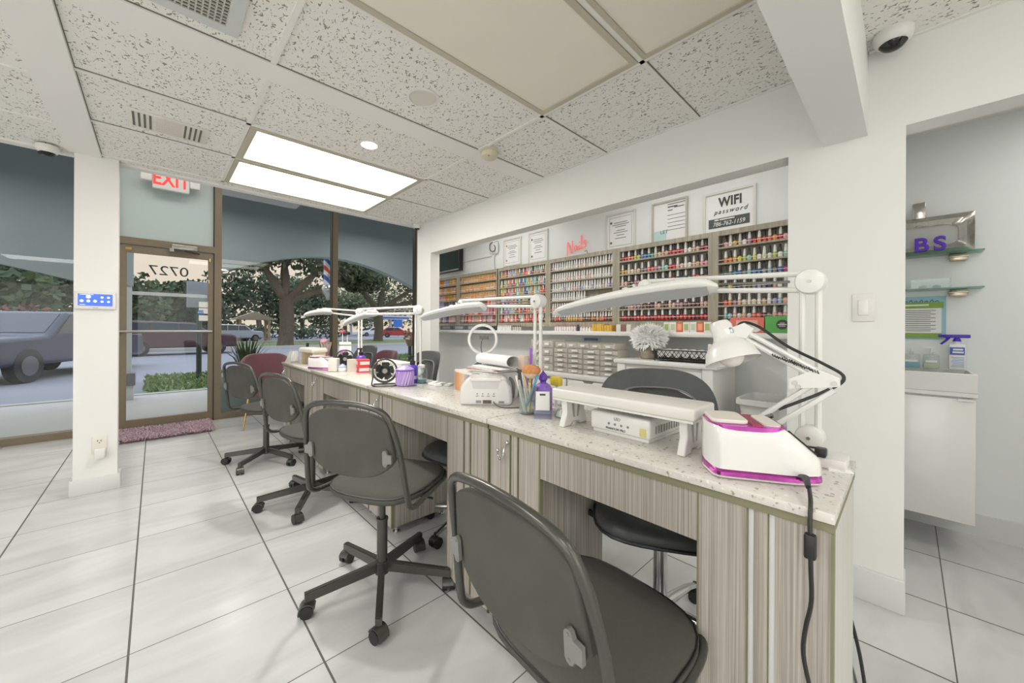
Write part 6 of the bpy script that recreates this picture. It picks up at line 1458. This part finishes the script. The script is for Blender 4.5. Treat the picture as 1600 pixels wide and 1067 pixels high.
for ch, y, lab in (('B', -.055, 'purple rhinestone letter B standing before the silver frame'), ('S', -.13, 'purple rhinestone letter S standing before the silver frame')):
    t = thing('rhinestone_letter', lab, 'letter', (3.405, y, 1.657)); tx = text('letter_body', ch, .115, RH, t, (0, 0, .052), FACE_CUST, ext=.008, bev=.003)
t = thing('clear_tray', 'clear acrylic tray on the lower glass shelf', 'tray', (3.43, -.09, 1.447)); MB().box(-.04, .04, -.08, .075, 0, .003).box(-.042, -.039, -.08, .075, 0, .055).box(.039, .042, -.08, .075, 0, .055).box(-.042, .042, -.083, -.08, 0, .055).box(-.042, .042, .075, .078, 0, .055).obj('tray', CLEAR, t)
for i, (y, c) in enumerate(((-.12, (90, 130, 140)), (-.065, (150, 160, 160)))): tag(MB().lathe([(.016, 0), (.018, .012), (.006, .018), (0, .018)], 14).obj('trinket', mat('trinket_%d' % i, c, .3), loc=(3.43, y, 1.4505)), ('teal trinket in the clear tray', 'pale grey trinket in the clear tray')[i], 'trinket')
t = thing('wash_notice', 'green headed notice with blue edge on the wall above the basin', 'notice', (3.499, .0, 1.27)); MB().box(-.003, 0, -.16, .17, -.13, .135).obj('backing', mat('notice_blue', (150, 190, 202), .6), t); MB().box(-.0045, -.003, -.142, .17, -.118, .085).obj('sheet', PAPER, t)
MB().box(-.006, -.0044, -.150, .17, .062, .098).box(-.006, -.0044, -.145, .17, -.122, -.092).obj('green_band', mat('notice_green', (134, 168, 76), .6), t)
lines(t, [(-.1 - .0, .118 - .02 * (k % 2), .048 - k * .0115, .003) for k in range(12)], INK, -.0056)
m = MB()
for k in range(9): m.tube([(-.005, .06 - k * .022, .10), (-.005, .05 - k * .022, .108 + .008 * (k % 2)), (-.005, .045 - k * .022, .10)], .0018, 5)
m.obj('ornament', INK, t); lines(t, [(-.03, .09, .082, .010)], PAPER, -.0072)
t = thing('trigger_spray', 'white spray bottle with a violet trigger and blue label on the basin', 'spray bottle', (3.415, -.198, .965)); MB().box(-.02, .02, -.032, .032, 0, .150, bev=.008).cyl((0, 0, .148), (0, 0, .168), .012).obj('bottle', PAPER, t)
m = MB().cyl((0, 0, .166), (0, 0, .182), .018, .013).box(-.012, .012, -.05, .055, .186, .206, bev=.005).cyl((0, 0, .18), (0, 0, .19), .011).tube([(0, .03, .19), (0, .042, .17), (0, .062, .148)], [.008, .006, .005], 8).cyl((0, .055, .197), (0, .072, .199), .008); m.obj('trigger_head', mat('trigger_violet', (70, 42, 176), .35), t)
MB().box(-.0212, -.0195, -.028, .028, .088, .132).obj('label', mat('label_blue', (64, 96, 178), .5), t); m = MB().box(-.0222, -.0211, -.022, .016, .114, .124).box(-.0222, -.0211, -.024, .018, .098, .108); m.obj('label_text', PAPER, t)
m = MB()
for k in range(7): m.box(-.0212, -.0195, -.026, .024 - .004 * (k % 3), .018 + k * .009, .021 + k * .009)
m.obj('fine_print', mat('print_blue', (130, 160, 210), .6), t)
def clearbottle(label, y, w, c, z=.965):
    t = thing('soap_bottle', label, 'bottle', (3.42, y, z)); MB().box(-.028, .028, -w, w, 0, .085, bev=.008).cyl((0, 0, .083), (0, 0, .10), .010).obj('body', CLEAR, t); MB().box(-.024, .024, -w + .004, w - .004, .004, .032).obj('liquid', mat('soap_%d_%d_%d' % c, c, .2), t)
    MB().box(-.0295, -.0275, -w * .7, w * .7, .038, .050).obj('label', PAPER, t); MB().cyl((0, 0, .10), (0, 0, .125), .004).box(-.006, .006, -.006, .03, .122, .130).obj('pump_head', mat('pump_clear', (222, 226, 222), .3), t)
clearbottle('clear pump bottle beside the spray bottle on the basin', -.098, .033, (206, 206, 186)); clearbottle('clear bottle with blue liquid at the back of the basin by the pillar', -.018, .036, (110, 172, 196))

# loose cords on the floor by the pillar
t = thing('floor_cable', 'thin grey cord looping on the floor by the pillar skirting', 'cord', (1.9, .2, 0)); MB().tube(cat_rom([(.3, .19, .22), (.30, .10, .08), (.22, -.02, .006), (.0, -.05, .005), (-.25, -.10, .005), (-.42, -.08, .02)], 6), .0035, 6).obj('cable', mat('cable_grey', (110, 108, 100), .5), t)
t = thing('floor_cable', 'black cord curving down beside the end of the nearest desk', 'cord', (1.42, .06, 0)); MB().tube(cat_rom([(.06, .06, .40), (.07, .03, .25), (.05, .01, .10), (.0, 0, .006), (-.10, .02, .006)], 6), .0045, 6).obj('cable', BLACK, t)
